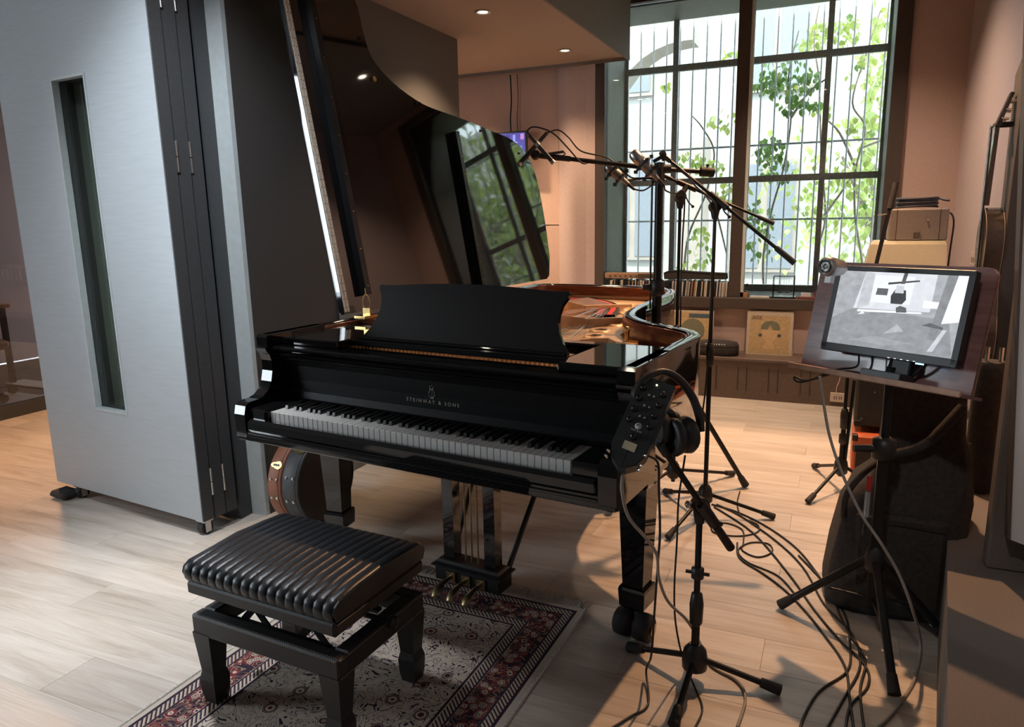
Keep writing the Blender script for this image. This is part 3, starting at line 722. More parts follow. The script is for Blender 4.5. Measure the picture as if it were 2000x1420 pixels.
ly.b2((.606, .1695, .8135), (.620, .171, .8165)); ly.b2((.607, .1695, .845), (.619, .171, .847)); ly.ball((.613, .1703, .858), .0016, 6)
PB(ly, 'lyre_emblem', 'letter', fall)
pt = PB(MB().b2((-.062, .169, .752), (.004, .1715, .780)), 'maker_plate', 'plastic', fall)
mk = MB(); mk.prism([(-.056, .1685, .760), (-.036, .1685, .760), (-.050, .1685, .776)], (0, 1, 0), .0008)
for q in (.774, .768, .758): mk.b2((-.028, .168, q - .0014), (-.001, .169, q + .0014))
PB(mk, 'plate_print', 'brass', fall)
# nosings and music shelf
PB(MB().b2((-.094, .118, .918), (1.321, .20, .930), .005), 'nosing', 'piano')
PB(MB().b2((-.094, .108, .940), (1.321, .22, .956), .006), 'nosing', 'piano')
PB(MB().b2((-.094, .150, .928), (1.321, .20, .942)), 'nosing_filler', 'piano')
PB(MB().b2((-.098, .16, .956), (.20, .50, .985), .004), 'shelf_side', 'piano')
PB(MB().b2((1.10, .16, .956), (1.322, .50, .985), .004), 'shelf_side', 'piano')
PB(MB().b2((.20, .225, .962), (1.10, .30, .985), .004), 'desk_rail', 'piano')
PB(MB().b2((-.098, .52, .93), (1.322, .575, .978), .006), 'cross_rail', 'piano')
for x in (.33, .66, .99): PB(MB().b2((x - .035, .255, .984), (x + .035, .262, .990)), 'desk_hinge', 'brass')
# music desk
DA = math.atan2(.085, .20); dd = V((0, math.sin(DA), math.cos(DA)))
hw = [(.425, 0), (.424, .012), (.405, .035), (.384, .07), (.373, .105), (.372, .135), (.378, .165), (.392, .19), (.398, .203), (.392, .212)]
top = [(.36, .210), (.30, .212), (.2, .219), (.1, .223), (0, .224)]
half = hw + top; poly = half + [(-a, b) for a, b in half[:-1]][::-1]
PB(MB().prism([V((.662 + a, .258, .986)) + dd * b for a, b in poly], dd.cross(V((1, 0, 0))), .016), 'music_desk', 'piano')
PB(MB().b2((.245, .235, .985), (1.08, .262, .994), .003), 'desk_lip', 'piano')
# plate, soundboard, strings
pl_ = [(p.x, p.y, .885) for p in inp if p.y > .56]
PB(MB().prism(pl_[::2], (0, 0, 1), .004), 'soundboard', 'spruce')
plate = PB(MB().prism([(-.09, .58, .905), (1.32, .58, .905), (1.32, .70, .905), (1.22, .80, .905), (1.10, .88, .905), (1.0, .98, .905), (.93, 1.1, .905), (.90, 1.3, .905), (.86, 1.52, .905), (.70, 1.28, .905), (.60, 1.12, .905), (.30, 1.05, .905), (-.09, .95, .905)][::-1], (0, 0, 1), .012), 'plate', 'gold')
# hitch-pin rim of the plate around the bent side
o2 = [p for p in inp if p.y > 1.0]; i2 = [p for p in offset(outp, .24) if True][len(inp) - len([p for p in inp]):]
i2 = [q for p, q in zip(inp, offset(outp, .27)) if p.y > 1.0]
hm = MB(); n = len(o2); P = []
for a, b in zip(o2, i2): P += [V((a.x, a.y, .90)), V((a.x, a.y, .915)), V((b.x, b.y, .912)), V((b.x, b.y, .90))]
hm.add(P, [(i * 4 + j, (i + 1) * 4 + j, (i + 1) * 4 + (j + 1) % 4, i * 4 + (j + 1) % 4) for i in range(n - 1) for j in range(4)], True)
PB(hm, 'plate_rim', 'gold', plate)
def strut(pts, w, h0, h1):
    mb = MB(); pts = [V(p) for p in pts]
    for i in range(len(pts) - 1):
        a, b = pts[i], pts[i + 1]; d = (b - a); t = V((-d.y, d.x, 0)).normalized() * (w / 2)
        za, zb = a.z, b.z
        mb.add([a + t * 1.4 - V((0, 0, za - .90)), a - t * 1.4 - V((0, 0, za - .90)), b - t * 1.4 - V((0, 0, zb - .90)), b + t * 1.4 - V((0, 0, zb - .90)), a + t, a - t, b - t, b + t], [(0, 3, 2, 1), (4, 5, 6, 7), (0, 1, 5, 4), (1, 2, 6, 5), (2, 3, 7, 6), (3, 0, 4, 7)])
    return mb
for st in ([(.30, .75, .95), (.52, 1.02, .962), (.62, 1.14, .985), (.70, 1.26, .955), (.90, 1.50, .945)], [(.02, 1.1, .97), (.25, 1.45, .985), (.40, 1.68, .98), (.47, 1.74, .952), (.64, 1.98, .94)], [(.80, .60, .94), (.84, .82, .932), (.89, .88, .935), (.96, .92, .935), (1.01, .88, .93), (1.10, .84, .93)], [(-.05, .62, .95), (.0, 1.4, .965), (.10, 2.3, .93)]):
    PB(strut(st, .026, 0, 0), 'plate_strut', 'gold', plate)
for cx, cy, r_ in ((.80, 1.36, .040), (.81, 1.17, .042), (.85, 1.01, .042), (.70, 1.78, .036), (.665, 1.91, .036), (.64, 2.05, .034), (1.16, .76, .035)):
    PB(MB().lathe([(r_ * .72, -.004), (r_ * .72, .010), (r_ * .85, .012), (r_ * 1.25, .003), (r_ * 1.3, -.004)], (cx, cy, .914), n=24), 'sound_hole_ring', 'gold', plate)
    PB(MB().lathe([(.0005, .0), (r_ * .72, .0), (r_ * .72, .003), (.0005, .003)], (cx, cy, .914), n=24), 'sound_hole', 'ebony', plate)
arc = spline([(.10, 2.22, .928), (.30, 2.19, .928), (.45, 2.06, .928), (.56, 1.86, .928), (.64, 1.60, .928)], 6)
for w0, w1, m_ in ((-.045, -.012, 'felt_red'), (-.010, .012, 'ebony'), (.014, .040, 'felt_red'), (.042, .060, 'ebony')):
    a_, b_ = offset(arc, w0), offset(arc, w1); P = []
    for p, q in zip(a_, b_): P += [p, q]
    P = [p + V((0, 0, .001)) for p in P] + [p + V((0, 0, -.012)) for p in P]; n2 = len(P) // 2
    PB(MB().add(P, [(2 * i, 2 * i + 2, 2 * i + 3, 2 * i + 1) for i in range(n2 // 2 - 1)] + [(2 * i, n2 + 2 * i, n2 + 2 * i + 2, 2 * i + 2) for i in range(n2 // 2 - 1)] + [(2 * i + 1, 2 * i + 3, n2 + 2 * i + 3, n2 + 2 * i + 1) for i in range(n2 // 2 - 1)]), 'hitch_felt', m_, plate)
sm, sc_ = MB(), MB()
for i in range(46):
    x = .18 + .0165 * i; b = arc[min(len(arc) - 1, int(len(arc) * (i / 46)))]
    sm.cyl((x, .64, .935), (b.x + .02 * math.sin(i), b.y - .02, .932), .0008, n=4, cap=False)
for i in range(26):
    x = -.06 + .016 * i; sc_.cyl((x, .64, .940), (.28 + .012 * i, 2.22 - .012 * i, .938), .0013, n=4, cap=False)
tag(PB(sm, 'treble_strings', 'string', plate), kind='stuff'); tag(PB(sc_, 'bass_strings', 'copper', plate), kind='stuff')
tp = MB()
for i in range(70):
    for j in range(3):
        tp.cyl((-.05 + .0192 * i + .005 * j, .40 + .035 * j, .90), (-.05 + .0192 * i + .005 * j, .40 + .035 * j, .945), .0032, n=6)
tag(PB(tp, 'tuning_pins', 'string', plate), kind='stuff')
PB(MB().b2((-.09, .32, .885), (1.32, .56, .905)), 'pin_block', 'gold', plate)
dm = MB()
for i in range(60): dm.b2((.02 + .0205 * i, .60, .93), (.034 + .0205 * i, .64, .952))
tag(PB(dm, 'dampers', 'ebony', plate), kind='stuff')
PB(MB().cyl((1.045, .885, .90), (1.045, .885, .975), .010, n=12).ball((1.045, .885, .978), .013, 10).box((1.07, .885, .93), (.05, .02, .012)), 'prop_socket', 'brass')
# lid, open to 100 degrees, hinged on the spine
LA = R(100); lx, lz = V((math.cos(LA), 0, math.sin(LA))), V((math.sin(LA), 0, -math.cos(LA)))
def lp(s, y_, h=0.): return V((-.155, y_, 1.015)) + lx * s + lz * h       # h > 0: towards the strings
cur = spline([(1.535, .80, 0), (1.525, .93, 0), (1.49, 1.03, 0), (1.42, 1.07, 0), (1.30, 1.08, 0), (1.19, 1.11, 0), (1.091, 1.242, 0), (1.015, 1.46, 0), (.987, 1.70, 0), (.965, 1.902, 0), (.935, 2.115, 0), (.90, 2.353, 0), (.819, 2.525, 0), (.656, 2.609, 0), (.383, 2.627, 0), (.142, 2.612, 0)], 4)
lo_ = [(0, .585), (1.535, .585)] + [(p.x, p.y) for p in cur] + [(.02, 2.56), (0, 2.52)]
lid = PB(MB().prism([lp(a, b, 0) for a, b in lo_], -lz, .020), 'lid', 'lidm')
PB(MB().prism([lp(a, b, -.024) for a, b in ((.01, .60), (1.52, .60), (1.52, 1.06), (.01, 1.06))], -lz, .018), 'lid_flap', 'piano')
for k, hh in enumerate((.0015, .0015)):
    yy = .588 + .017 * k
    PB(MB().prism([lp(a, b, hh) for a, b in ((.01, yy), (1.50, yy), (1.50, yy + .0135), (.01, yy + .0135))], lz, .0025), 'hinge_leaf', 'hinge', lid)
scw = MB()
for i in range(42):
    for yy in (.5945, .6115): scw.cyl(lp(.03 + .035 * i, yy, .003), lp(.03 + .035 * i, yy, .0052), .0022, n=6)
tag(PB(scw, 'hinge_screws', 'ebony', lid), kind='stuff')
for yy, s0, s1 in ((.728, .07, 1.49), (1.69, .02, .885)):
    r_ = PB(MB().prism([lp(a, b, .001) for a, b in ((s0, yy - .017), (s1, yy - .017), (s1, yy + .017), (s0, yy + .017))], lz, .036), 'lid_batten', 'satin', lid)
    sb = MB()
    for i in range(9): a = s0 + .04 + (s1 - s0 - .08) * i / 8; sb.cyl(lp(a, yy, .036), lp(a, yy, .0385), .004, n=8)
    PB(sb, 'batten_screws', 'brass', lid)
PB(MB().cyl(lp(1.085, 1.085, 0), lp(1.085, 1.085, .012), .013, n=14), 'lid_plate', 'brass', lid)
for s_, y_ in ((1.27, 1.04), (1.01, 1.40), (.925, 2.0), (.82, 2.42)): PB(MB().cyl(lp(s_, y_, 0), lp(s_, y_, .008), .007, n=10), 'rubber_bumper', 'rubber', lid)
# brass music-desk catch at the bass side
bc = MB()
bc.box((-.060, .62, 1.008), (.06, .09, .012)); bc.b2((-.075, .615, 1.01), (-.035, .622, 1.045))
for sx in (-1, 1): bc.tube(spline([(-.055 + sx * a, .618, 1.04 + b) for a, b in ((.012, 0), (.020, .02), (.017, .045), (.003, .065))], 4), .002, 6)
bc.tube([(-.055, .618, 1.10), (-.057, .618, 1.13)], .002, 6)
PB(bc, 'lid_bracket', 'brass')
PB(MB().b2((-.085, .60, .955), (.06, .70, 1.0), .003), 'bass_block', 'rim_in')
# legs with collars and twin casters
def leg(cx, cy, rz):
    Lm = Matrix.Translation(V((cx, cy, 0))) @ Matrix.Rotation(rz, 4, 'Z')
    mb = MB()
    sect = [(.66, .072), (.60, .072), (.585, .060), (.565, .056), (.55, .050), (.19, .037), (.188, .046), (.178, .048), (.120, .045), (.102, .028)]
    P = []; F = []
    for z, h in sect: P += [Lm @ V((a * h, b * h, z)) for a, b in ((-1, -1), (1, -1), (1, 1), (-1, 1))]
    for i in range(len(sect) - 1):
        for j in range(4): F.append((i * 4 + j, i * 4 + (j + 1) % 4, (i + 1) * 4 + (j + 1) % 4, (i + 1) * 4 + j)[::-1])
    mb.add(P, F); mb.add(P[-4:], [(3, 2, 1, 0)])
    l_ = PB(mb, 'leg', 'piano')
    PB(MB().cyl(Lm @ V((0, 0, .105)), Lm @ V((0, 0, .06)), .016, n=12), 'caster_stem', 'steel', l_)
    for sx in (-1, 1):
        PB(MB().lathe([(.036, 0), (.047, .004), (.048, .030), (.046, .052), (.036, .058)], Lm @ V((sx * .008, -.02, .048)), Lm.to_3x3() @ V((sx, 0, 0)), 22), 'caster_wheel', 'rubber', l_)
        PB(MB().lathe([(.001, 0), (.020, 0), (.022, .004), (.001, .006)], Lm @ V((sx * .068, -.02, .048)), Lm.to_3x3() @ V((sx, 0, 0)), 16), 'caster_hub', 'brass', l_)
leg(1.285, .385, R(-4)); leg(-.085, .40, R(10)); leg(.36, 2.12, R(20))
# lyre with pedals
PB(MB().b2((.495, .30, .052), (.785, .395, .105), .004), 'lyre_box', 'satin')
tb = MB(); zs = [(.105, .0), (.112, .010), (.118, .010), (.126, -.004), (.135, -.012)]
P = []
for z, e in zs: P += [(.495 - e, .30 - e, z), (.785 + e, .30 - e, z), (.785 + e, .395 + e, z), (.495 - e, .395 + e, z)]
tb.add(P, [(i * 4 + j, i * 4 + (j + 1) % 4, (i + 1) * 4 + (j + 1) % 4, (i + 1) * 4 + j) for i in range(4) for j in range(4)]); tb.add(P[-4:], [(0, 1, 2, 3)])
PB(tb, 'lyre_moulding', 'satin')
for cx in (.548, .732):
    PB(MB().b2((cx - .024, .325, .13), (cx + .024, .373, .65)), 'lyre_post', 'piano')
for cx in (.612, .640, .668): PB(MB().cyl((cx, .345, .13), (cx, .345, .66), .0035, n=8), 'pedal_rod', 'brass_shade')
for cx in (.52, .77): PB(MB().cyl((cx, .39, .11), (cx + .05 * (1 if cx > .6 else -1), .80, .66), .011, n=8), 'lyre_brace', 'satin')
for cx in (.573, .640, .707):
    PB(MB().b2((cx - .020, .294, .060), (cx + .020, .301, .100)), 'pedal_escutcheon', 'brass_shade')
    pd = MB()
    for i, (yy, zz, w) in enumerate(((.30, .078, .008), (.27, .080, .009), (.235, .078, .013), (.205, .070, .017), (.188, .058, .014))): pass
    sec = [(.31, .078, .008), (.27, .081, .009), (.235, .079, .013), (.208, .072, .018), (.190, .062, .017), (.180, .050, .010)]
    P = []
    for yy, zz, w in sec: P += [(cx + w * math.cos(t * math.pi / 4), yy, zz + .006 * math.sin(t * math.pi / 4)) for t in range(8)]
    pd.add(P, [(i * 8 + j, (i + 1) * 8 + j, (i + 1) * 8 + (j + 1) % 8, i * 8 + (j + 1) % 8) for i in range(5) for j in range(8)], True); pd.add(P[-8:], [list(range(8))])
    PB(pd, 'pedal', 'brass_shade')
for x in (.02, 1.27): PB(MB().cyl((x, .30, .615), (x, .30, .63), .01, n=8), 'keybed_screw', 'brass')

# ================================================================== PIANO BENCH
bn = thing('piano_bench', 'black leather adjustable piano bench with a ribbed seat', 'bench', (.487, -.425, .0075), R(-3))
BW, BD = .55, .40
def BB(mb, name, m_, parent=None): return mb.build(name, MT[m_], parent or bn, world=False)
seat = BB(MB().b2((-BW / 2 + .004, -BD / 2 + .004, .375), (BW / 2 - .004, BD / 2 - .004, .420), .012), 'seat_cushion', 'leather')
NP = 17; pw = BW / NP
rib = MB(); segs = 7; cs = []
for (yy, zz, q) in ((-BD / 2 + .002, .400, .0), (-BD / 2 - .006, .412, .6), (-BD / 2 - .008, .430, .9), (-BD / 2 - .002, .447, 1), (-BD / 2 + .018, .458, 1), (-BD / 4, .466, 1), (0, .469, 1), (BD / 4, .466, 1), (BD / 2 - .018, .458, 1), (BD / 2 + .002, .447, 1), (BD / 2 + .008, .430, .9), (BD / 2 + .006, .412, .6), (BD / 2 - .002, .400, 0)):
    r_ = []
    for k in range(segs + 1):
        t = -1 + 2 * k / segs; bul = math.sqrt(max(0, 1 - t * t)) * .0048 * (q if q else .3)
        ny = -1 if yy < -BD / 2 + .01 else (1 if yy > BD / 2 - .01 else 0)
        r_.append(V((t * pw / 2, yy + ny * bul * .8, zz + (0 if ny and zz < .44 else bul) - .006)))
    cs.append(r_)
rib.add([p for r_ in cs for p in r_], [(i * (segs + 1) + k, i * (segs + 1) + k + 1, (i + 1) * (segs + 1) + k + 1, (i + 1) * (segs + 1) + k) for i in range(len(cs) - 1) for k in range(segs)], True)
rib_me = rib.mesh('seat_rib', MT['leather'])
for i in range(NP): link('seat_rib', rib_me, seat, (-BW / 2 + pw * (i + .5), 0, 0))
for sx in (-1, 1):
    e = MB(); prof = [(BD / 2 - .002, .400)] + [(0, 0)] * 0
    ring = [(yy, zz - .006) for (yy, zz, q) in ((-BD / 2 + .002, .406, 0), (-BD / 2 - .008, .430, 1), (-BD / 2 - .002, .447, 1), (-BD / 2 + .018, .458, 1), (0, .469, 1), (BD / 2 - .018, .458, 1), (BD / 2 + .002, .447, 1), (BD / 2 + .008, .430, 1), (BD / 2 - .002, .406, 1))]
    e.prism([(sx * (BW / 2 - .002), a, b) for a, b in ring], (sx, 0, 0), .008)
    BB(e, 'seat_side', 'leather', seat)
BB(MB().b2((-BW / 2 - .004, -BD / 2 - .004, .352), (BW / 2 + .004, BD / 2 + .004, .398), .010), 'seat_base', 'leather2')
FZ0, FZ1 = .225, .288
for lo, hi in (((-BW / 2, -BD / 2, FZ0), (BW / 2, -BD / 2 + .045, FZ1)), ((-BW / 2, BD / 2 - .045, FZ0), (BW / 2, BD / 2, FZ1)), ((-BW / 2, -BD / 2 + .045, FZ0), (-BW / 2 + .05, BD / 2 - .045, FZ1)), ((BW / 2 - .05, -BD / 2 + .045, FZ0), (BW / 2, BD / 2 - .045, FZ1))):
    BB(MB().b2(lo, hi, .005), 'apron', 'leather2')
st = MB()
for i in range(70):
    x = -BW / 2 + .012 + (BW - .024) * i / 69
    for zz in (FZ0 + .005, FZ1 - .005): st.b2((x - .0018, -BD / 2 - .0012, zz - .0006), (x + .0018, -BD / 2, zz + .0006))
    st.b2((x - .0018, -BD / 2 + .008, FZ1), (x + .0018, -BD / 2 + .0095, FZ1 + .0008))
for i in range(50):
    yy = -BD / 2 + .012 + (BD - .024) * i / 49
    for zz in (FZ0 + .005, FZ1 - .005):
        for sx in (-1, 1): st.b2((sx * BW / 2 - .001, yy - .0018, zz - .0006), (sx * BW / 2 + .001, yy + .0018, zz + .0006))
tag(BB(st, 'stitching', 'thread'), kind='stuff')
for sx in (-1, 1):
    for sy in (-1, 1):
        cx, cy = sx * (BW / 2 - .034), sy * (BD / 2 - .032)
        P = []; sec = [(.232, .034), (.10, .024), (.092, .026), (.075, .030), (.03, .028), (0, .023)]
        for z, h in sec: P += [(cx + a * h, cy + b * h, z) for a, b in ((-1, -1), (1, -1), (1, 1), (-1, 1))]
        BB(MB().add(P, [(i * 4 + j, (i + 1) * 4 + j, (i + 1) * 4 + (j + 1) % 4, i * 4 + (j + 1) % 4) for i in range(5) for j in range(4)] + [(20, 23, 22, 21), (0, 1, 2, 3)]), 'leg', 'leather2')
for yy in (-.11, .11):
    for a, b in (((-.16, .25), (-.06, .355)), ((-.06, .25), (-.16, .355)), ((.16, .25), (.06, .355)), ((.06, .25), (.16, .355))):
        p, q = V((a[0], yy, a[1])), V((b[0], yy, b[1])); ang = math.atan2(q.x - p.x, q.z - p.z)
        BB(MB().box((p + q) / 2, (.022, .005, (q - p).length), Matrix.Rotation(ang, 3, 'Y')), 'scissor_arm', 'tube')
BB(MB().cyl((-BW / 2 - .02, 0, .30), (BW / 2 + .02, 0, .30), .008, n=10), 'spindle', 'tube')
for sx in (-1, 1): BB(MB().lathe([(.008, 0), (.018, .004), (.02, .012), (.018, .022), (.004, .026)], (sx * (BW / 2 + .018), 0, .30), (sx, 0, 0), 16), 'height_knob', 'tube')
BB(MB().b2((-.17, -.125, .240), (.17, -.10, .25)), 'lift_rail', 'tube'); BB(MB().b2((-.17, .10, .240), (.17, .125, .25)), 'lift_rail', 'tube')
BB(MB().b2((-BW / 2 + .045, -.12, .24), (-.16, -.105, .25)), 'cross_bar', 'tube'); BB(MB().b2((.16, -.12, .24), (BW / 2 - .045, -.105, .25)), 'cross_bar', 'tube')

# ================================================================== RUG
rug = thing('rug', 'patterned oriental rug with a red border under the bench', 'rug', (.585, .335 - RUG_HL, 0), R(-1.5))
o = MB().b2((-RUG_HW, -RUG_HL, .0005), (RUG_HW, RUG_HL, .007), .002).build('pile', MT['rug'], rug, world=False)
for sx in (-1, 1): MB().tube([(sx * RUG_HW, -RUG_HL + 1.6 * i / 20, .005 + .001 * math.sin(i)) for i in range(21)], .0065, 6).build('bound_edge', MT['fringe'], rug, world=False)
fg = MB()
for i in range(420):
    x = -RUG_HW + 2 * RUG_HW * rnd.random(); a = V((x, RUG_HL - .002, .006)); d_ = rnd.uniform(-.02, .02); L_ = rnd.uniform(.045, .075)
    fg.tube([a, a + V((d_ * .4, L_ * .5, rnd.uniform(-.001, .006))), a + V((d_, L_, -.004))], .0019, 4)
tag(fg.build('fringe', MT['fringe'], rug, world=False), kind='stuff')

# ================================================================== STANDS AND MICROPHONES
def foot_leg(t, hub, foot, r=.0085, knob=.016):
    h, f = V(hub), V(foot); d = (f - h).normalized()
    l_ = MB().cyl(h, f, r, n=10).build('leg', MT['tube'], t)
    MB().cyl(f - d * .055, f + d * .004, knob * .82, knob, n=12).build('rubber_foot', MT['rubber'], l_)
def tripod(t, c, hubz, feet, r=.0085, knob=.016, hubr=.033):
    c = V((c[0], c[1], 0))
    for f in feet:
        f = V((f[0], f[1], knob)); d = (f - c); d.z = 0; d.normalize()
        foot_leg(t, c + d * hubr * .7 + V((0, 0, hubz)), f, r, knob)
    MB().lathe([(.016, -.045), (hubr, -.03), (hubr * 1.05, .0), (hubr * .9, .03), (.017, .05)], c + V((0, 0, hubz)), n=16).build('hub', MT['plastic'], t)
def pole(t, c, z0, z1, r0=.0105, r1=.0078, split=.5, collar=True):
    c = V((c[0], c[1], 0)); zm = z0 + (z1 - z0) * split
    MB().cyl(c + V((0, 0, z0)), c + V((0, 0, zm)), r0, n=14).build('lower_tube', MT['tube'], t)
    MB().cyl(c + V((0, 0, zm)), c + V((0, 0, z1)), r1, n=14).build('upper_tube', MT['tube'], t)
    if collar: MB().lathe([(r0, -.06), (r0 * 1.55, -.05), (r0 * 1.7, .01), (r0 * 1.3, .045), (r1, .05)], c + V((0, 0, zm)), n=14).build('clutch', MT['plastic'], t)
def boom(t, a, b, piv, r=.0075, cw=.0125, cwl=.11):
    """rod from counter-end a to mic-end b over the pivot piv"""
    a, b, piv = V(a), V(b), V(piv); d = (b - a).normalized()
    MB().cyl(a, b, r, n=10).build('boom_rod', MT['tube'], t)
    MB().cyl(a, a + d * cwl, cw, cw * .9, n=12).build('counterweight', MT['rubber'], t)
    MB().cyl(b - d * .04, b, r * 1.5, n=10).build('boom_tip', MT['plastic'], t)
    # pivot clamp on the nearest point of the rod
    q = a + d * (piv - a).dot(d); cl = MB().cyl(piv - V((0, 0, .055)), piv, .013, .024, n=12)
    cl.cyl(piv - RT * .0 - fwd * .02, piv + fwd * .02, .026, n=16); cl.cyl(q - d * .05, q + d * .05, r * 1.9, n=12)
    cl.cyl(piv, q, .014, n=10)
    c_ = cl.build('boom_clamp', MT['plastic'], t)
    MB().tube([piv + RT * .02 - fwd * .02, piv + RT * .035 - UP * .03 - fwd * .02, piv + RT * .055 - UP * .05 - fwd * .02], .0035, 6).ball(piv + RT * .055 - UP * .05 - fwd * .02, .008, 8).build('clamp_lever', MT['plastic'], c_)

# thick studio stand with the horizontal bar
tk = (1.10, 1.43)
t = thing('studio_stand', 'heavy black studio stand with a thick post and long horizontal bar', 'mic stand', (*tk, 0))
for f, hz in (((1.503, 1.796), .80), ((.94, 1.201), .55), ((.80, 1.72), .55)):
    d_ = V((f[0] - tk[0], f[1] - tk[1], 0)).normalized()
    foot_leg(t, V((*tk, hz)) + d_ * .03, (f[0], f[1], .018), .0125, .02)
MB().cyl((*tk, .30), (*tk, 1.10), .0225, n=18).build('post', MT['tube'], t)
MB().cyl((*tk, 1.10), (*tk, 1.60), .019, n=18).build('post', MT['tube'], t)
MB().cyl((tk[0] - .03, tk[1] - .012, .98), (tk[0] - .03, tk[1] - .012, 1.58), .004, n=8).build('guide_rod', MT['tube'], t)
pb = V((*tk, 1.08)); kn = MB().lathe([(.023, -.04), (.034, -.03), (.034, .03), (.023, .04)], pb, n=16)
kn.build('collar', MT['plastic'], t); MB().cyl(pb - RT * .03 - UP * 0, pb - RT * .065 - fwd * .01, .016, n=12).build('collar_knob', MT['plastic'], t)
bA, bB, bC = atD(1046, 303, 3.30), atY(1288, 330, 1.43), atD(1350, 334, 3.40)
MB().cyl(bA, bB, .0095, .0115, n=12).build('bar', MT['tube'], t); MB().cyl(bB, bC, .0105, n=12).build('bar', MT['tube'], t)
bE = atD(1394, 337, 3.40); MB().cyl(atD(1368, 335, 3.40), bE, .022, n=18).build('counterweight', MT['rubber'], t)
MB().cyl(bC, bE, .0105, n=10).build('bar_end', MT['tube'], t)
MB().ball(atD(1382, 323, 3.39), .008, 8).build('weight_screw', MT['plastic'], t)
MB().cyl(bB - UP * .06, bB + UP * .025, .024, n=16).cyl(bB - RT * .05, bB + RT * .05, .02, n=14).build('swivel', MT['plastic'], t)
MB().cyl(bA, bA + (bB - bA).normalized() * .16, .013, n=12).cyl(bA - fwd * .02, bA + fwd * .02, .018, n=12).build('bar_clutch', MT['plastic'], t)

def pencil(label, a, b, d0, d1):
    p, q = atD(*a, d0), atD(*b, d1); d_ = (q - p).normalized(); L_ = (q - p).length
    t = thing('pencil_microphone', label, 'microphone', p, 0, 'pair of pencil microphones')
    MB().cyl(p, p + d_ * L_ * .62, .0105, n=14).build('body', MT['plastic'], t)
    MB().cyl(p + d_ * L_ * .62, p + d_ * L_ * .72, .0112, n=14).build('collar_ring', MT['silver'], t)
    MB().cyl(p + d_ * L_ * .72, q, .0095, .0085, n=14).build('plug', MT['plastic'], t)
    MB().cyl(p - d_ * .002, p + d_ * .012, .0112, n=14).build('capsule', MT['steel'], t)
    return q
e1 = pencil('slim pencil microphone pointing down left, one of the crossed pair', (1013, 322), (1068, 260), 3.26, 3.32)
e2 = pencil('slim pencil microphone pointing down right with a pale ring, one of the crossed pair', (1081, 318), (1034, 264), 3.28, 3.26)
t = thing('microphone_clip', 'small black clip bar joining the crossed pencil microphones to the stand', 'mic clip', bA)
MB().cyl(bA, atD(1038, 304, 3.29), .008, n=10).cyl(atD(1062, 302, 3.28), atD(1100, 296, 3.30), .006, n=8).tube([atD(1078, 303, 3.3), atD(1098, 306, 3.3), atD(1104, 300, 3.3), atD(1100, 296, 3.30)], .004, 6).build('clip', MT['plastic'], t)
def cable(name, label, pts, r=.0038, m_='cable', cat='cable', group=None):
    pp = spline(pts, 6); b = pp[0]
    mb = MB().tube(pp, r, 6); return solo(name, mb, MT[m_], label, cat, group)
cable('microphone_cable', 'looped black cable from the crossed pencil microphones along the bar', [e2, atD(1031, 254, 3.27), atD(1046, 248, 3.28), atD(1080, 260, 3.3), atD(1110, 290, 3.3), atD(1136, 318, 3.3), atD(1152, 316, 3.32)])
cable('microphone_cable', 'black cable arching from the pencil microphones down to the studio stand post', [e1, atD(1090, 254, 3.32), atD(1110, 268, 3.32), atD(1135, 295, 3.32), atD(1180, 306, 3.33), atD(1200, 318, 3.33), atD(1230, 345, 3.33), atD(1250, 348, 3.33), atD(1282, 350, 3.33)])

def condenser(label, top, bot, d0, tail, sm=1.):
    """side-address microphone in a spider mount: top end and base in the photo"""
    p, q = atD(*top, d0), atD(*bot, d0); ax = (p - q).normalized(); L_ = (p - q).length
    t = thing('condenser_microphone', label, 'microphone', q)
    MB().lathe([(.019, 0), (.0235, .01), (.0235, L_ * .55)], q, ax, 18).build('body', MT['silver'], t)
    MB().lathe([(.0235, L_ * .55), (.025, L_ * .57), (.026, L_ * .75), (.024, L_ * .93), (.016, L_)], q, ax, 18).build('grille', MT['steel'], t)
    u, w = frame_from(ax)
    for k, z in enumerate((.01, .06)):
        ring = [q + ax * z + (u * math.cos(a) + w * math.sin(a)) * .043 for a in [i * math.pi / 9 for i in range(18)]]
        MB().tube(ring, .004, 6, True).build('shock_mount_ring', MT['plastic'], t)
        kb = MB()
        for i in range(6):
            a = i * math.pi / 3 + k * .5; kb.box(q + ax * z + (u * math.cos(a) + w * math.sin(a)) * .047, (.014, .014, .014)); kb.cyl(q + ax * (z + .01) + (u * math.cos(a) + w * math.sin(a)) * .024, q + ax * z + (u * math.cos(a) + w * math.sin(a)) * .045, .0025, n=5)
        kb.build('shock_mount_cleats', MT['plastic'], t)
    MB().cyl(q, q - ax * .035, .012, .010, n=12).build('connector', MT['silver'], t)
    MB().cyl(q - ax * .035, q - ax * .075, .009, .006, n=12).build('plug', MT['plastic'], t)
    return q - ax * .075
ca = condenser('large silver side-address microphone in a black spider mount, above the stand post', (1234, 297), (1275, 340), 3.24, None)
cb = condenser('dark microphone in a spider mount hanging left of the stand post', (1184, 322), (1216, 350), 3.42, None)
cable('microphone_cable', 'short black cable sagging between the dark microphone and the stand post', [cb, atD(1240, 370, 3.42), atD(1256, 372, 3.40), atD(1272, 362, 3.36), atD(1283, 345, 3.34)])
cable('microphone_cable', 'black cable hanging from the silver microphone beside the thin stand', [ca, atD(1300, 372, 3.3), atD(1318, 378, 3.4), atD(1334, 372, 3.42), atD(1337, 400, 3.42), atD(1333, 470, 3.42), atD(1330, 560, 3.43), atD(1329, 640, 3.45)])

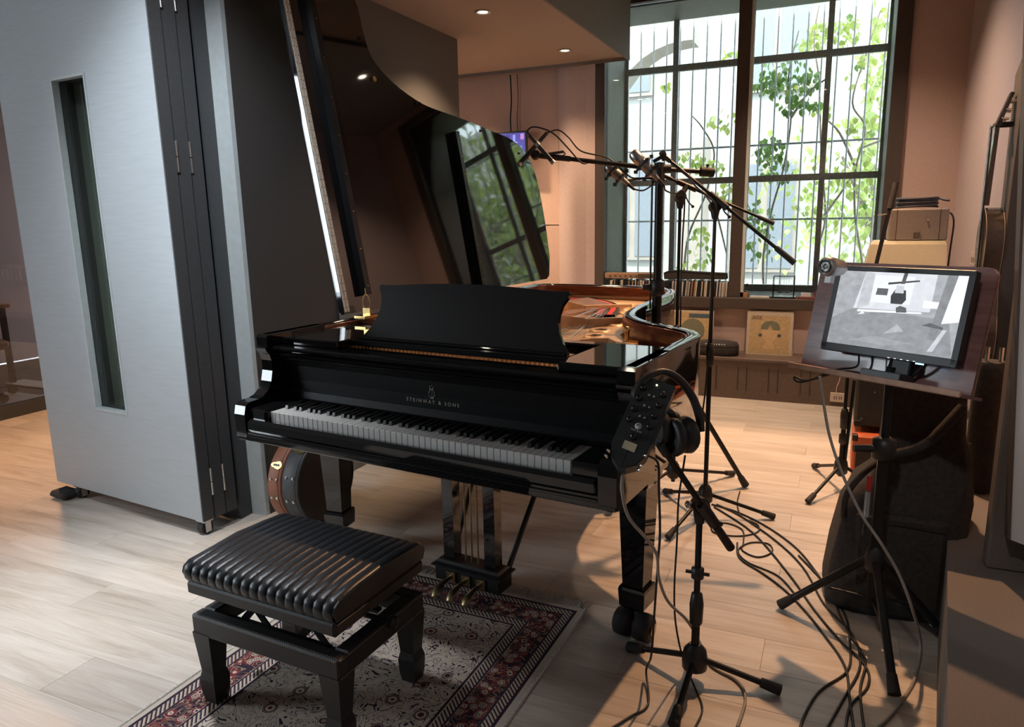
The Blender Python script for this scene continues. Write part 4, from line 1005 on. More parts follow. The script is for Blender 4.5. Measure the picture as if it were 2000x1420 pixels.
# boom stand 2 (nearer, right) and boom stand 3 (behind the thick post)
s2 = (1.372, 1.32)
t = thing('boom_stand', 'tall black boom stand with its long boom pointing down right', 'mic stand', (*s2, 0))
tripod(t, s2, .12, [(1.135, 1.561), (1.673, 1.423), (1.263, 1.023)]); pole(t, s2, .06, 1.40, split=.55)
pv = V((*s2, 1.45)); boom(t, atD(1552, 514, 3.02), atD(1296, 304, 3.22), pv, cw=.013, cwl=.10)
MB().cyl(atD(1296, 304, 3.22), atD(1276, 316, 3.23), .008, n=8).cyl(atD(1293, 297, 3.21), atD(1299, 311, 3.23), .015, n=10).build('swivel', MT['plastic'], t)
s3 = (1.164, 1.60)
t = thing('boom_stand', 'thin black boom stand just right of the thick post', 'mic stand', (*s3, 0))
tripod(t, s3, .12, [(1.42, 1.954), (.98, 1.38), (.88, 1.86)]); pole(t, s3, .06, 1.46, split=.55)
boom(t, atD(1512, 437, 3.38), atD(1298, 344, 3.53), V((*s3, 1.50)), r=.0068, cw=.010, cwl=.08)
MB().cyl(atD(1298, 344, 3.53), atD(1222, 352, 3.44), .006, n=8).build('extension', MT['tube'], t)
cable('microphone_cable', 'black cable running down the tall boom stand', [atD(1345, 345, 3.15), atD(1360, 365, 3.14), atD(1398, 400, 3.12), atD(1397, 440, 3.12), atD(1391, 520, 3.13), atD(1386, 640, 3.16), atD(1378, 760, 3.22), atD(1364, 850, 3.27), atD(1357, 860, 3.3)])

# stand 1: boom stand holding the headphone mixer
s1 = (1.548, .065)
t = thing('boom_stand', 'short black boom stand holding the headphone mixer', 'mic stand', (*s1, 0))
tripod(t, s1, .075, [(1.325, .135), (1.795, .088), (1.535, -.18)], .0095, .0175, .038)
pole(t, s1, .05, .52, .0125, .0095, .42)
MB().cyl((s1[0] - .035, s1[1], .36), (s1[0] + .035, s1[1], .36), .006, n=8).lathe([(.012, -.02), (.019, -.015), (.019, .015), (.012, .02)], (*s1, .36), n=14).build('leg_clutch', MT['plastic'], t)
boom(t, atD(1427, 1070, 2.19), atD(1290, 868, 1.95), V((*s1, .575)), .009, .0135, .11)
MB().ball(atD(1345, 985, 2.12), .012, 8).build('clamp_bolt', MT['steel'], t)

# personal headphone mixer
mc = [atD(1247, 735, 1.91), atD(1325, 752, 1.88), atD(1242, 925, 1.80), atD(1184, 898, 1.83)]
xa = ((mc[1] - mc[0]) + (mc[2] - mc[3])).normalized(); ya = ((mc[0] - mc[3]) + (mc[1] - mc[2])).normalized(); xa = (xa - ya * xa.dot(ya)).normalized(); na = xa.cross(ya)
if na.dot(fwd) > 0: na = -na
ctr = sum(mc, V()) / 4; MW = ((mc[1] - mc[0]).length + (mc[2] - mc[3]).length) / 2; MH = ((mc[0] - mc[3]).length + (mc[1] - mc[2]).length) / 2
MR = Matrix((xa, ya, na)).transposed()
def mp_(a, b, h=0.): return ctr + xa * a + ya * b + na * h
t = thing('headphone_mixer', 'charcoal personal headphone mixer with small knobs and a cream tape label', 'mixer', mp_(0, -MH / 2, -.02))
ol = [(-MW / 2, MH / 2), (MW / 2, MH / 2), (MW / 2, -MH / 2 + .05), (MW / 2 - .012, -MH / 2 + .018), (MW / 2 - .035, -MH / 2), (-MW / 2 + .035, -MH / 2), (-MW / 2 + .012, -MH / 2 + .018), (-MW / 2, -MH / 2 + .05)]
MB().prism([mp_(a, b, 0) for a, b in ol], -na, .05).build('case', MT['mixer'], t)
MB().prism([mp_(a * .96, b * .98, 0) for a, b in ol[::1]], na, .003).build('front_panel', MT['mixer'], t)
for j in range(4):
    for sx in (-1, 1):
        c = mp_(sx * MW * .29, MH * (.36 - .125 * j), .003)
        k_ = MB().lathe([(.0085, 0), (.0075, .006), (.006, .012), (.001, .013)], c, na, 14).build('knob', MT['ebony'], t)
    for q in (-.07, .07):
        if j < 3: MB().lathe([(.0035, 0), (.003, .003), (.001, .0035)], mp_(q * MW, MH * (.31 - .125 * j), .003), na, 8).build('knob_pointer', MT['steel'], t)
MB().lathe([(.010, 0), (.009, .008), (.007, .014), (.001, .015)], mp_(0, -MH * .17, .003), na, 14).build('knob', MT['ebony'], t)
MB().box(mp_(0, -MH * .275, .0035), (MW * .36, .022, .001), MR).build('tape_label', MT['tape'], t)
MB().lathe([(.001, 0), (.009, 0), (.009, .0006), (.001, .0006)], mp_(0, -MH * .045, .003), na, 18).build('round_logo', MT['print'], t)
MB().tube([mp_(.005 * math.cos(a), -MH * .045 - .001 + .005 * math.sin(a), .0038) for a in [i * math.pi / 8 for i in range(9)]], .0008, 4).build('logo_headphones', MT['ebony'], t)
MIXTXT = (axes(mp_(0, -MH * .095, .0034), xa, ya, na), t)
MB().ball(mp_(MW * .02, MH * .44, .004), .0025, 8).build('status_light', MT['led'], t)
MB().box(mp_(0, -MH * .42, .003), (.0012, .05, .001), MR).build('seam', MT['ebony'], t)
for sx, b in ((-1, -.40), (-1, -.46), (1, -.31), (1, -.42), (1, -.47)):
    MB().lathe([(.0045, 0), (.004, .008), (.002, .012)], mp_(sx * (MW / 2 - .005), MH * b, .0), (na + xa * sx * .6).normalized(), 10).build('jack', MT['chrome'], t)
# headphones hung over the mixer
hc = [atD(*p, d) for p, d in (((1241, 790), 1.90), ((1241, 765), 1.905), ((1262, 738), 1.91), ((1293, 726), 1.925), ((1325, 740), 1.945), ((1352, 775), 1.96), ((1366, 815), 1.97), ((1368, 842), 1.98))]
t = thing('headphones', 'black over-ear headphones hanging over the headphone mixer', 'headphones', hc[3])
hb = spline(hc, 5); mb = MB(); P = []
for i, p in enumerate(hb):
    d_ = (hb[min(i + 1, len(hb) - 1)] - hb[max(i - 1, 0)]).normalized(); w = fwd; u = d_.cross(w).normalized()
    P += [p + w * a * .020 + u * b * .0095 for a, b in ((-1, -.6), (-1, .6), (-.5, 1), (.5, 1), (1, .6), (1, -.6), (.5, -1), (-.5, -1))]
mb.add(P, [(i * 8 + j, (i + 1) * 8 + j, (i + 1) * 8 + (j + 1) % 8, i * 8 + (j + 1) % 8) for i in range(len(hb) - 1) for j in range(8)], True)
mb.build('headband', MT['leather2'], t)
hc2 = atD(1335, 850, 1.97); ax = (-RT * .9 - fwd * .35 - UP * .1).normalized()
for c, s_ in ((hc2, 1), (atD(1290, 835, 1.985), -1)):
    MB().lathe([(.014, -.024), (.040, -.018), (.050, 0), (.052, .012), (.046, .022)], c, ax * -s_, 22).build('ear_cup', MT['plastic'], t)
    MB().lathe([(.026, .018), (.050, .02), (.054, .034), (.045, .044), (.024, .040)], c, ax * s_ * (1 if s_ > 0 else 1), 22).build('ear_pad', MT['leather2'], t)
MB().tube([hc[-1], hc2 - ax * .02 + UP * .03, hc2 - ax * .02], .006, 8).build('yoke', MT['plastic'], t)

# ================================================================== MONITOR STAND
tvc = (2.05, .55)
def R3(r_, n_, u_): return Matrix((r_, n_, u_)).transposed()
ru = V((.838, -.546, .006)).normalized(); nn = V((.53, .811, -.247)).normalized(); nn = (nn - ru * nn.dot(ru)).normalized(); uu = ru.cross(nn)
MO = V((2.050, .585, 1.097)); TVR = R3(ru, nn, uu); TW, TVH = .442, .290
def tp_(a, b, d=0.): return MO + ru * a + uu * b + nn * d
t = thing('lectern_stand', 'black tripod stand carrying a reddish wooden board', 'stand', (*tvc, 0))
tripod(t, tvc, .27, [(1.764, .60), (2.107, .197), (2.285, .585)], .013, .019, .03)
MB().b2((tvc[0] - .016, tvc[1] - .016, .12), (tvc[0] + .016, tvc[1] + .016, .66)).build('post', MT['tube'], t)
MB().cyl((*tvc, .66), (*tvc, .93), .013, n=14).build('inner_tube', MT['tube'], t)
MB().lathe([(.018, -.04), (.036, -.03), (.036, .03), (.018, .04)], (*tvc, .66), n=16).cyl((tvc[0] - .09, tvc[1] - .03, .66), (tvc[0], tvc[1], .66), .012, n=10).build('height_clamp', MT['plastic'], t)
for f in ((1.764, .60), (2.107, .197), (2.285, .585)):
    MB().cyl(V((tvc[0], tvc[1], .13)), V((tvc[0], tvc[1], .13)) + (V((f[0], f[1], .13)) - V((tvc[0], tvc[1], .13))) * .48, .005, n=8).build('spreader', MT['tube'], t)
bw0, bw1, bh0, bh1 = -.335, .243, -.222, .169
bo = [(bw0, bh0), (bw1, bh0)] + [(bw1 - .03 + .03 * math.cos(a), bh1 - .03 + .03 * math.sin(a)) for a in [i * math.pi / 12 for i in range(7)]] + [(bw0 + .03 - .03 * math.cos(a), bh1 - .03 + .03 * math.sin(a)) for a in [i * math.pi / 12 for i in range(6, -1, -1)]]
MB().prism([tp_(a, b, .065) for a, b in bo], nn, .014).build('board', MT['mahog'], t)
MB().prism([tp_(a * 1.004, b * 1.004 + .0002, .079) for a, b in bo], nn, .003).build('board_edge', MT['board_edge'], t)
# tray at the foot of the board
traY = tp_(0, bh0, .065)
MB().box(tp_(-.012, bh0 + .001, .005), (.57, .13, .010), TVR).build('tray', MT['mahog'], t)
MB().box(tp_(-.012, bh0 + .004, -.064), (.57, .010, .020), TVR, .003).build('tray_lip', MT['board_edge'], t)
MB().cyl(V((*tvc, .90)), tp_(.0, -.06, .095), .018, n=10).box(tp_(0, -.08, .09), (.12, .016, .14), TVR).build('board_bracket', MT['plastic'], t)
t = thing('monitor', 'black flat-screen monitor showing a grey studio picture on the wooden board', 'monitor', tp_(.02, -.217, 0))
bz = MB(); e = .018
bz.box(tp_(0, TVH / 2 - e / 2, 0), (TW, .03, e), TVR, .002); bz.box(tp_(0, -TVH / 2 + .013, 0), (TW, .03, .026), TVR, .002); bz.box(tp_(-TW / 2 + e / 2, 0, 0), (e, .03, TVH - .02), TVR); bz.box(tp_(TW / 2 - e / 2, 0, 0), (e, .03, TVH - .02), TVR)
bz.build('bezel', MT['screen_bezel'], t)
MB().box(tp_(0, 0, .028), (TW * .96, .034, TVH * .94), TVR, .012).build('back_shell', MT['screen_bezel'], t)
SW, SH = TW - 2 * e, TVH - e - .026; sc0 = (0, (.026 - e) / 2)
def spt(u, v, d): return tp_(sc0[0] + (u - .5) * SW, sc0[1] + (v - .5) * SH, d)
pic = MB()
G = lambda g: (g * .95, g * .98, g * 1.04)
polys = [([(0, 0), (1, 0), (1, 1), (0, 1)], .40), ([(0, 0), (1, 0), (.93, .45), (.2, .52), (0, .35)], .30), ([(.17, .50), (.78, .53), (.78, 1), (.22, 1)], .72), ([(.28, .60), (.62, .60), (.62, .96), (.30, .96)], .85), ([(.20, .50), (.30, .56), (.30, .98), (.22, 1)], .55), ([(.21, .46), (.72, .50), (.72, .52), (.21, .49)], .95), ([(.32, .66), (.44, .66), (.445, .80), (.33, .80)], .92), ([(.335, .70), (.43, .70), (.43, .79), (.34, .79)], .12), ([(.47, .60), (.56, .60), (.585, .66), (.57, .78), (.49, .80), (.46, .70)], .05), ([(.485, .74), (.555, .74), (.55, .84), (.49, .84)], .62), ([(.42, .84), (.66, .90), (.66, .92), (.42, .87)], .07), ([(.52, .86), (.55, .86), (.56, 1), (.53, 1)], .10), ([(.72, .58), (.84, .58), (.84, .66), (.72, .67)], .95), ([(.80, .20), (.86, .20), (.93, 1), (.86, 1)], .25), ([(.88, .40), (1, .44), (1, 1), (.93, 1)], .88), ([(.955, .62), (.995, .62), (.995, .97), (.96, .97)], .97), ([(.53, .49), (.61, .50), (.60, .56), (.55, .58), (.52, .55)], .12), ([(.74, .36), (.9, .33), (.9, .36), (.80, .40)], .12), ([(.82, .05), (.86, .05), (.93, .33), (.90, .33)], .62), ([(.22, .42), (.28, .44), (.26, .47)], .85), ([(.46, .20), (.62, .26), (.56, .34)], .45), ([(.2, .08), (.5, .05), (.7, .12), (.4, .16)], .36)]
for i, (po, g) in enumerate(polys): pic.add([spt(a, b, -.0138 - .00012 * i) for a, b in po], [list(range(len(po)))], False, G(g))
pic.build('screen', MT['screen_print'], t)
MB().box(tp_(.045, -TVH / 2 - .02, .030), (.06, .03, .10), TVR, .004).build('neck', MT['plastic'], t)
MB().box(tp_(.02, -TVH / 2 - .057, -.005), (.13, .085, .030), TVR, .003).build('base', MT['screen_bezel'], t)
MB().box(tp_(.115, -TVH / 2 - .002, -.010), (.022, .008, .004), TVR).build('power_light', MT['led_blue'], t)
for i in range(5): MB().box(tp_(.02 + .02 * i, -TVH / 2 + .003, -.0155), (.007, .001, .002), TVR).build('button', MT['steel'], t)
cc = atD(1617, 524, 2.26); t = thing('webcam', 'small silver round camera at the top corner of the wooden board', 'camera', cc)
ax = (V((-.75, -.75, .05)) - fwd * .35).normalized()
MB().lathe([(.018, -.085), (.025, -.07), (.030, -.02), (.031, 0), (.028, .012), (.022, .016)], cc + UP * .005, ax, 22).build('housing', MT['silver'], t)
MB().lathe([(.002, .014), (.021, .015), (.021, .019), (.016, .019), (.015, .016), (.002, .016)], cc + UP * .005, ax, 22).build('lens_ring', MT['ebony'], t)
MB().lathe([(.001, .0165), (.008, .0165), (.006, .019), (.001, .0195)], cc + UP * .005, ax, 16).build('lens', MT['glass'], t)
MB().box(cc - UP * .03 + nn * .01, (.02, .02, .03), TVR).build('clip', MT['silver'], t)
cable('monitor_cable', 'black cable looping under the monitor on the board', [tp_(-.10, -TVH / 2, .02), tp_(-.10, -TVH / 2 - .04, .02), tp_(-.14, -TVH / 2 - .064, -.03), tp_(-.20, -TVH / 2 - .115, -.075), tp_(-.25, -TVH / 2 - .11, -.08), tp_(-.22, -TVH / 2 - .125, -.08), tp_(-.10, -TVH / 2 - .064, -.045), tp_(.0, -TVH / 2 - .064, -.04)], .0035)
cable('monitor_cable', 'short black cable beside the monitor neck', [tp_(-.055, -TVH / 2, .02), tp_(-.05, -TVH / 2 - .03, .02), tp_(-.055, -TVH / 2 - .075, .0), tp_(-.03, -TVH / 2 - .064, -.035)], .003)
cable('monitor_cable', 'pair of stubby black leads plugged in right of the monitor neck', [tp_(.115, -TVH / 2, .02), tp_(.09, -TVH / 2 - .03, .03), tp_(.07, -TVH / 2 - .045, .04)], .005)
cx0 = atD(1695, 1000, 2.25)
t = thing('cable_connector', 'silver cable connector with a red collar hanging on the monitor stand', 'connector', cx0)
MB().cyl(atD(1691, 1010, 2.25), atD(1696, 960, 2.25), .0085, n=12).build('shell', MT['silver'], t)
MB().cyl(atD(1696, 958, 2.25), atD(1699, 930, 2.25), .0075, n=12).build('collar', MT['felt_red'], t)
MB().cyl(atD(1691, 1010, 2.25), atD(1686, 1045, 2.25), .006, n=10).build('boot', MT['plastic'], t)

# ================================================================== CABLES ON THE FLOOR
def floor_cable(label, px, r=.004, m_='cable', tail=()):
    pts = [atZ(a, b, r + .0005) for a, b in px] + [V(p) for p in tail]
    return cable('floor_cable', label, pts, r, m_, 'cable')
floor_cable('outermost black cable of the bundle sweeping left at the bottom of the floor', [(1390, 985), (1440, 1000), (1500, 1030), (1560, 1075), (1610, 1140), (1650, 1200), (1660, 1260), (1655, 1310), (1600, 1350), (1570, 1400), (1560, 1440)])
floor_cable('black cable running straight through the middle of the bundle', [(1400, 985), (1450, 1010), (1520, 1060), (1570, 1110), (1610, 1180), (1665, 1240), (1680, 1300), (1650, 1360), (1605, 1440)])
floor_cable('black cable curling right within the bundle near the monitor stand foot', [(1395, 990), (1470, 1040), (1540, 1120), (1590, 1190), (1640, 1250), (1690, 1300), (1695, 1340), (1660, 1380), (1650, 1440)])
floor_cable('black cable crossing the bundle from the piano side', [(1440, 1060), (1445, 1090), (1490, 1120), (1530, 1150), (1570, 1190), (1610, 1240), (1650, 1300), (1660, 1370), (1670, 1440)])
floor_cable('black cable nearest the gig bag in the bundle', [(1560, 1085), (1620, 1150), (1640, 1200), (1660, 1240), (1690, 1290), (1680, 1350), (1690, 1440)])
floor_cable('black cable loop coiled on the floor beside the boom stand', [(1445, 960), (1440, 985), (1450, 1010), (1480, 1025), (1478, 1040), (1440, 1047), (1395, 1040), (1393, 1025), (1420, 1022), (1450, 1035), (1452, 1060), (1450, 1075), (1480, 1088), (1508, 1078), (1500, 1062), (1465, 1060), (1442, 1075), (1460, 1098), (1520, 1125), (1560, 1170)], .0035)
def hang(label, pts, r, m_):
    return cable('hanging_cable', label, pts, r, m_, 'cable')
hang('pale grey cable dropping from the mixer and looping to the stand foot', [atD(1216, 928, 1.83), atD(1215, 960, 1.86), atD(1228, 1010, 1.90), atD(1265, 1055, 1.95), atD(1283, 1085, 2.0), atD(1287, 1130, 2.06), atD(1305, 1175, 2.12), atD(1340, 1210, 2.16), atZ(1362, 1245, .03), atZ(1390, 1300, .006), atZ(1440, 1330, .006), atZ(1456, 1365, .006), atZ(1440, 1420, .006)], .0045, 'cable_grey')
hang('black cable from the mixer side down past the piano leg to the floor', [atD(1265, 890, 1.86), atD(1285, 905, 1.88), atD(1287, 960, 1.92), atD(1289, 1040, 1.98), atD(1285, 1100, 2.05), atD(1278, 1200, 2.14), atD(1272, 1280, 2.17), atZ(1262, 1310, .03), atZ(1266, 1375, .006), atZ(1230, 1400, .006), atZ(1190, 1425, .006)], .0035, 'cable')
hang('thin black headphone cord falling beside the stand pole', [atD(1338, 890, 1.98), atD(1332, 930, 2.02), atD(1325, 980, 2.12), atD(1322, 1060, 2.12), atD(1317, 1150, 2.15), atD(1320, 1220, 2.2), atZ(1335, 1290, .05), atZ(1358, 1345, .006), atZ(1372, 1385, .006), atZ(1355, 1425, .006)], .003, 'cable')
hang('grey cable hanging from the board and curving down past the monitor stand', [atD(1601, 735, 2.3), atD(1606, 770, 2.3), atD(1620, 850, 2.28), atD(1645, 925, 2.24), atD(1680, 1000, 2.2), atD(1720, 1060, 2.18), atD(1755, 1120, 2.2), atD(1782, 1190, 2.22), atZ(1798, 1260, .04), atZ(1785, 1330, .006), atZ(1745, 1390, .006), atZ(1710, 1425, .006)], .005, 'cable_grey')

# ================================================================== RIGHT-HAND CORNER
# gig bag: lumpy upright cloth case
t = thing('gig_bag', 'tall black cloth gig bag standing behind the monitor stand', 'bag', (2.13, .86, 0))
rings = [(0, 1.90, 2.335, .62, .90), (.06, 1.895, 2.34, .60, .92), (.2, 1.915, 2.335, .60, .94), (.36, 1.94, 2.345, .62, .96), (.43, 1.965, 2.35, .62, .96), (.48, 2.02, 2.345, .63, .96), (.55, 2.05, 2.335, .64, .95), (.66, 2.06, 2.315, .66, .95), (.8, 2.065, 2.31, .70, .94), (.92, 2.08, 2.29, .74, .92), (.97, 2.12, 2.24, .78, .88)]
gb = MB(); NN = 28; P = []
for z, a, b, c, d in rings:
    for k in range(NN):
        an = 2 * math.pi * k / NN; ca_, sa_ = math.cos(an), math.sin(an)
        sx = math.copysign(abs(ca_) ** .45, ca_); sy = math.copysign(abs(sa_) ** .45, sa_)
        w = .018 * mnoise.noise(V((math.cos(an) * 2.4, math.sin(an) * 2.4, z * 7)))
        P.append(V(((a + b) / 2 + sx * ((b - a) / 2 + w), (c + d) / 2 + .06 + sy * ((d - c) / 2 + w), z + .01 * mnoise.noise(V((an * 2, z * 3, 1))) * (z > .01))))
gb.add(P, [(i * NN + k, i * NN + (k + 1) % NN, (i + 1) * NN + (k + 1) % NN, (i + 1) * NN + k) for i in range(len(rings) - 1) for k in range(NN)], True); gb.add(P[-NN:], [list(range(NN))])
gb.build('body', MT['bag'], t)
pk = MB(); pk.box((2.13, .672, .22), (.28, .03, .34), None, .014); pk.build('front_pocket', MT['bag'], t)
MB().tube([(2.0, .654, .36), (2.13, .650, .365), (2.26, .654, .355)], .003, 6).build('zip', MT['rubber'], t)
MB().tube(spline([(2.06, .70, .58), (2.0, .66, .53), (1.955, .66, .45), (1.95, .67, .36)], 6), .011, 8).build('strap', MT['bag'], t)
MB().tube(spline([(2.28, .71, .78), (2.18, .66, .66), (2.08, .68, .60)], 6), .016, 8).build('strap', MT['bag'], t)
MB().tube(spline([(2.1, .86, .96), (2.13, .85, 1.0), (2.18, .86, .96)], 6), .01, 8).build('handle', MT['bag'], t)

# amplifier stack
def amp(name, label, lo, hi, m_, front=None):
    t = thing(name, label, 'amplifier', ((lo[0] + hi[0]) / 2, (lo[1] + hi[1]) / 2, lo[2]))
    return t
t = amp('guitar_amplifier', 'small orange amplifier on the floor at the bottom of the stack', (2.01, 2.2, 0), (2.40, 2.5, .235), 'orange')
MB().b2((2.01, 2.2, .012), (2.37, 2.5, .230), .012).build('cabinet', MT['orange'], t); MB().b2((2.03, 2.192, .03), (2.35, 2.201, .15)).build('grille', MT['bag'], t)
for x in (2.018, 2.36): MB().b2((x - .012, 2.194, .195), (x + .016, 2.225, .233), .004).build('corner', MT['plastic'], t)
for x in (2.05, 2.33):
    for y_ in (2.24, 2.46): MB().cyl((x, y_, 0), (x, y_, .013), .014, n=10).build('foot', MT['rubber'], t)
MB().tube(spline([(2.10, 2.35, .23), (2.13, 2.35, .25), (2.25, 2.35, .25), (2.28, 2.35, .23)], 4), .006, 6).build('handle', MT['plastic'], t)
t = amp('amplifier_case', 'black amplifier case between the orange amplifier and the beige one', (2.0, 2.24, .25), (2.40, 2.55, .86), 'plastic')
MB().b2((2.01, 2.26, .258), (2.375, 2.55, .858), .014).build('cabinet', MT['plastic'], t)
for x, z in ((2.03, .28), (2.36, .28), (2.03, .83), (2.36, .83)): MB().b2((x - .018, 2.254, z - .018), (x + .018, 2.264, z + .018), .003).build('corner', MT['rubber'], t)
for x, z in ((2.045, .31), (2.10, .46), (2.34, .31)): MB().cyl((x, 2.25, z), (x, 2.258, z), .004, n=8).build('rivet', MT['steel'], t)
t = amp('guitar_amplifier', 'beige amplifier with a sloping front under the tweed amplifier', (2.02, 2.4, .86), (2.40, 2.7, 1.235), 'beige')
MB().add([(1.955, 2.30, .859), (2.395, 2.30, .859), (2.395, 2.66, .859), (1.955, 2.66, .859), (2.035, 2.425, 1.238), (2.39, 2.425, 1.238), (2.39, 2.64, 1.238), (2.035, 2.64, 1.238), (2.05, 2.44, 1.2555), (2.38, 2.44, 1.2555), (2.38, 2.63, 1.2555), (2.05, 2.63, 1.2555)], [(0, 3, 2, 1), (8, 9, 10, 11)] + [(a + i, a + (i + 1) % 4, a + 4 + (i + 1) % 4, a + 4 + i) for a in (0, 4) for i in range(4)]).build('cabinet', MT['beige'], t)
t = amp('guitar_amplifier', 'small tweed amplifier on top of the stack with cable coil on it', (2.11, 2.45, 1.256), (2.39, 2.62, 1.43), 'tweed')
MB().b2((2.112, 2.46, 1.256), (2.392, 2.62, 1.425), .008).build('cabinet', MT['tweed'], t)
for x in (2.15, 2.352): MB().b2((x - .001, 2.4585, 1.258), (x + .001, 2.4602, 1.422)).build('panel_seam', MT['brown'], t)
MB().b2((2.235, 2.452, 1.262), (2.268, 2.461, 1.300), .003).build('latch', MT['chrome'], t); MB().cyl((2.295, 2.452, 1.365), (2.295, 2.461, 1.365), .005, n=8).build('stud', MT['chrome'], t)
cp_ = []
for i in range(7 * 16 + 1):
    a = i * 2 * math.pi / 16; lay = i // 16
    cp_.append(V((2.245 + (.098 - .005 * (lay % 3)) * math.cos(a), 2.545 + (.060 - .004 * (lay % 3)) * math.sin(a), 1.432 + .0068 * i / 16 + .003 * math.sin(a * 1.3))))
cp_ += [V((2.36, 2.50, 1.468)), V((2.385, 2.47, 1.462))]
solo('cable_coil', MB().tube(cp_, .0058, 6), MT['cable_blue'], 'dark slate cable coiled on top of the tweed amplifier', 'cable')
cable('power_cable', 'black cable hanging down the right side of the tweed amplifier', [(2.392, 2.53, 1.40), (2.41, 2.52, 1.39), (2.42, 2.50, 1.34), (2.415, 2.50, 1.2), (2.41, 2.5, 1.0), (2.41, 2.5, .7)], .0045)
# folded stand beside the amplifiers
fs = (1.955, 1.93)
t = thing('folded_stand', 'folded black boom stand in front of the amplifier stack', 'mic stand', (*fs, 0))
tripod(t, fs, .13, [(1.826, 2.242), (1.815, 1.68), (2.14, 1.96)]); pole(t, fs, .08, .70, .012, .009, .5)
MB().cyl(atY(1650, 900, 1.93), atY(1669, 742, 1.93), .0085, n=10).build('side_rod', MT['tube'], t)
bm = MB().cyl(atD(1662, 720, 3.6), atD(1750, 357, 3.6), .010, n=10); bm.build('boom_rod', MT['tube'], t)
MB().cyl(atD(1738, 408, 3.6), atD(1750, 357, 3.6), .015, .013, n=12).build('boom_grip', MT['rubber'], t)
MB().cyl(atD(1733, 418, 3.6), atD(1713, 421, 3.58), .004, n=6).build('wing_screw', MT['steel'], t)
for z in (.28, .40): MB().lathe([(.012, -.03), (.02, -.02), (.02, .02), (.012, .03)], (*fs, z), n=14).build('clutch', MT['plastic'], t)

# hanging guitar on its wall board
t = thing('hanger_board', 'dark upright board with a guitar hanger on the right wall', 'board', (2.57, 1.75, .5))
MB().prism([(2.515, 1.86, .58), (2.515, 1.72, .58), (2.515, 1.66, 1.98), (2.515, 1.76, 2.02), (2.515, 1.86, 1.97)], (1, 0, 0), .083).build('panel', MT['dark_wall'], t)
hg = MB().cyl((2.515, 1.80, 1.765), (2.455, 1.80, 1.765), .012, n=10); hg.cyl((2.46, 1.75, 1.768), (2.46, 1.85, 1.768), .011, n=10); hg.build('hanger', MT['rubber'], t)
t = thing('guitar', 'dark guitar hanging edge-on against the right wall', 'guitar', (2.47, 1.80, .75))
GX = 2.445
MB().prism([(GX - .004, 1.783, 1.43), (GX + .014, 1.783, 1.43), (GX + .022, 1.783, 1.76), (GX + .006, 1.783, 1.765)], (0, 1, 0), .04).build('neck', MT['guitar'], t)
MB().prism([(GX + .006, 1.778, 1.765), (GX + .022, 1.778, 1.76), (GX + .062, 1.778, 1.89), (GX + .050, 1.778, 1.895)], (0, 1, 0), .05).build('headstock', MT['guitar'], t)
for k in range(3):
    for sy in (1.772, 1.834): MB().cyl((GX + .022 + .014 * k, sy, 1.79 + .035 * k), (GX + .050 + .014 * k, sy, 1.785 + .035 * k), .005, n=8).build('tuning_peg', MT['chrome'], t)
by = [(1.80 - .13, 1.0), (1.80 - .17, .90), (1.80 - .16, .80), (1.80 - .08, .74), (1.80, .73), (1.80 + .08, .74), (1.80 + .16, .80), (1.80 + .17, .90), (1.80 + .12, 1.02), (1.80 + .10, 1.12), (1.80 + .12, 1.25), (1.80 + .10, 1.35), (1.80, 1.42), (1.80 - .10, 1.35), (1.80 - .12, 1.25), (1.80 - .10, 1.12)]
bs = spline([(GX, a, b) for a, b in by], 4, True)
MB().prism(bs, (1, 0, 0), .066).build('body', MT['guitar'], t)
MB().tube(bs, .0014, 5, True).build('binding', MT['gbind'], t); MB().tube([p + V((.066, 0, 0)) for p in bs], .0014, 5, True).build('binding', MT['gbind'], t)
MB().b2((GX - .008, 1.784, 1.0), (GX - .003, 1.816, 1.76)).build('fretboard', MT['ebony'], t)
MB().b2((GX - .012, 1.76, .92), (GX, 1.84, .94)).build('bridge', MT['ebony'], t)
for i in range(6): MB().cyl((GX - .013, 1.787 + .0053 * i, .93), (GX - .010, 1.787 + .0053 * i, 1.765), .0006, n=4, cap=False).build('guitar_string', MT['string'], t)

# sockets
def socket(name, label, lo, hi, nrm):
    t = thing(name, label, 'socket', lo); MB().b2(lo, hi, .003).build('plate', MT['plate_plastic'], t)
    lo, hi = V(lo), V(hi); s_ = MB()
    for q in (.28, .42, .62, .76):
        if nrm == 'y': s_.b2((lo.x + (hi.x - lo.x) * q - .003, lo.y - .001, lo.z + .02), (lo.x + (hi.x - lo.x) * q + .003, lo.y + .001, lo.z + .045))
        else: s_.b2((lo.x - .001, lo.y + (hi.y - lo.y) * q - .003, lo.z + .02), (lo.x + .001, lo.y + (hi.y - lo.y) * q + .003, lo.z + .05))
    s_.build('slots', MT['brown'], t)
socket('power_socket', 'cream power socket low on the brown ledge cabinet', (1.885, 3.722, .035), (1.985, 3.735, .105), 'y')
socket('power_socket', 'cream power socket on the right wall above the monitor', (2.592, 2.90, 1.09), (2.60, 3.08, 1.17), 'x')
cable('power_cable', 'thin cream cord rising from the low power socket', [(1.925, 3.72, .105), (1.925, 3.715, .15), (1.94, 3.715, .2), (1.945, 3.71, .27)], .003, 'plate_plastic')

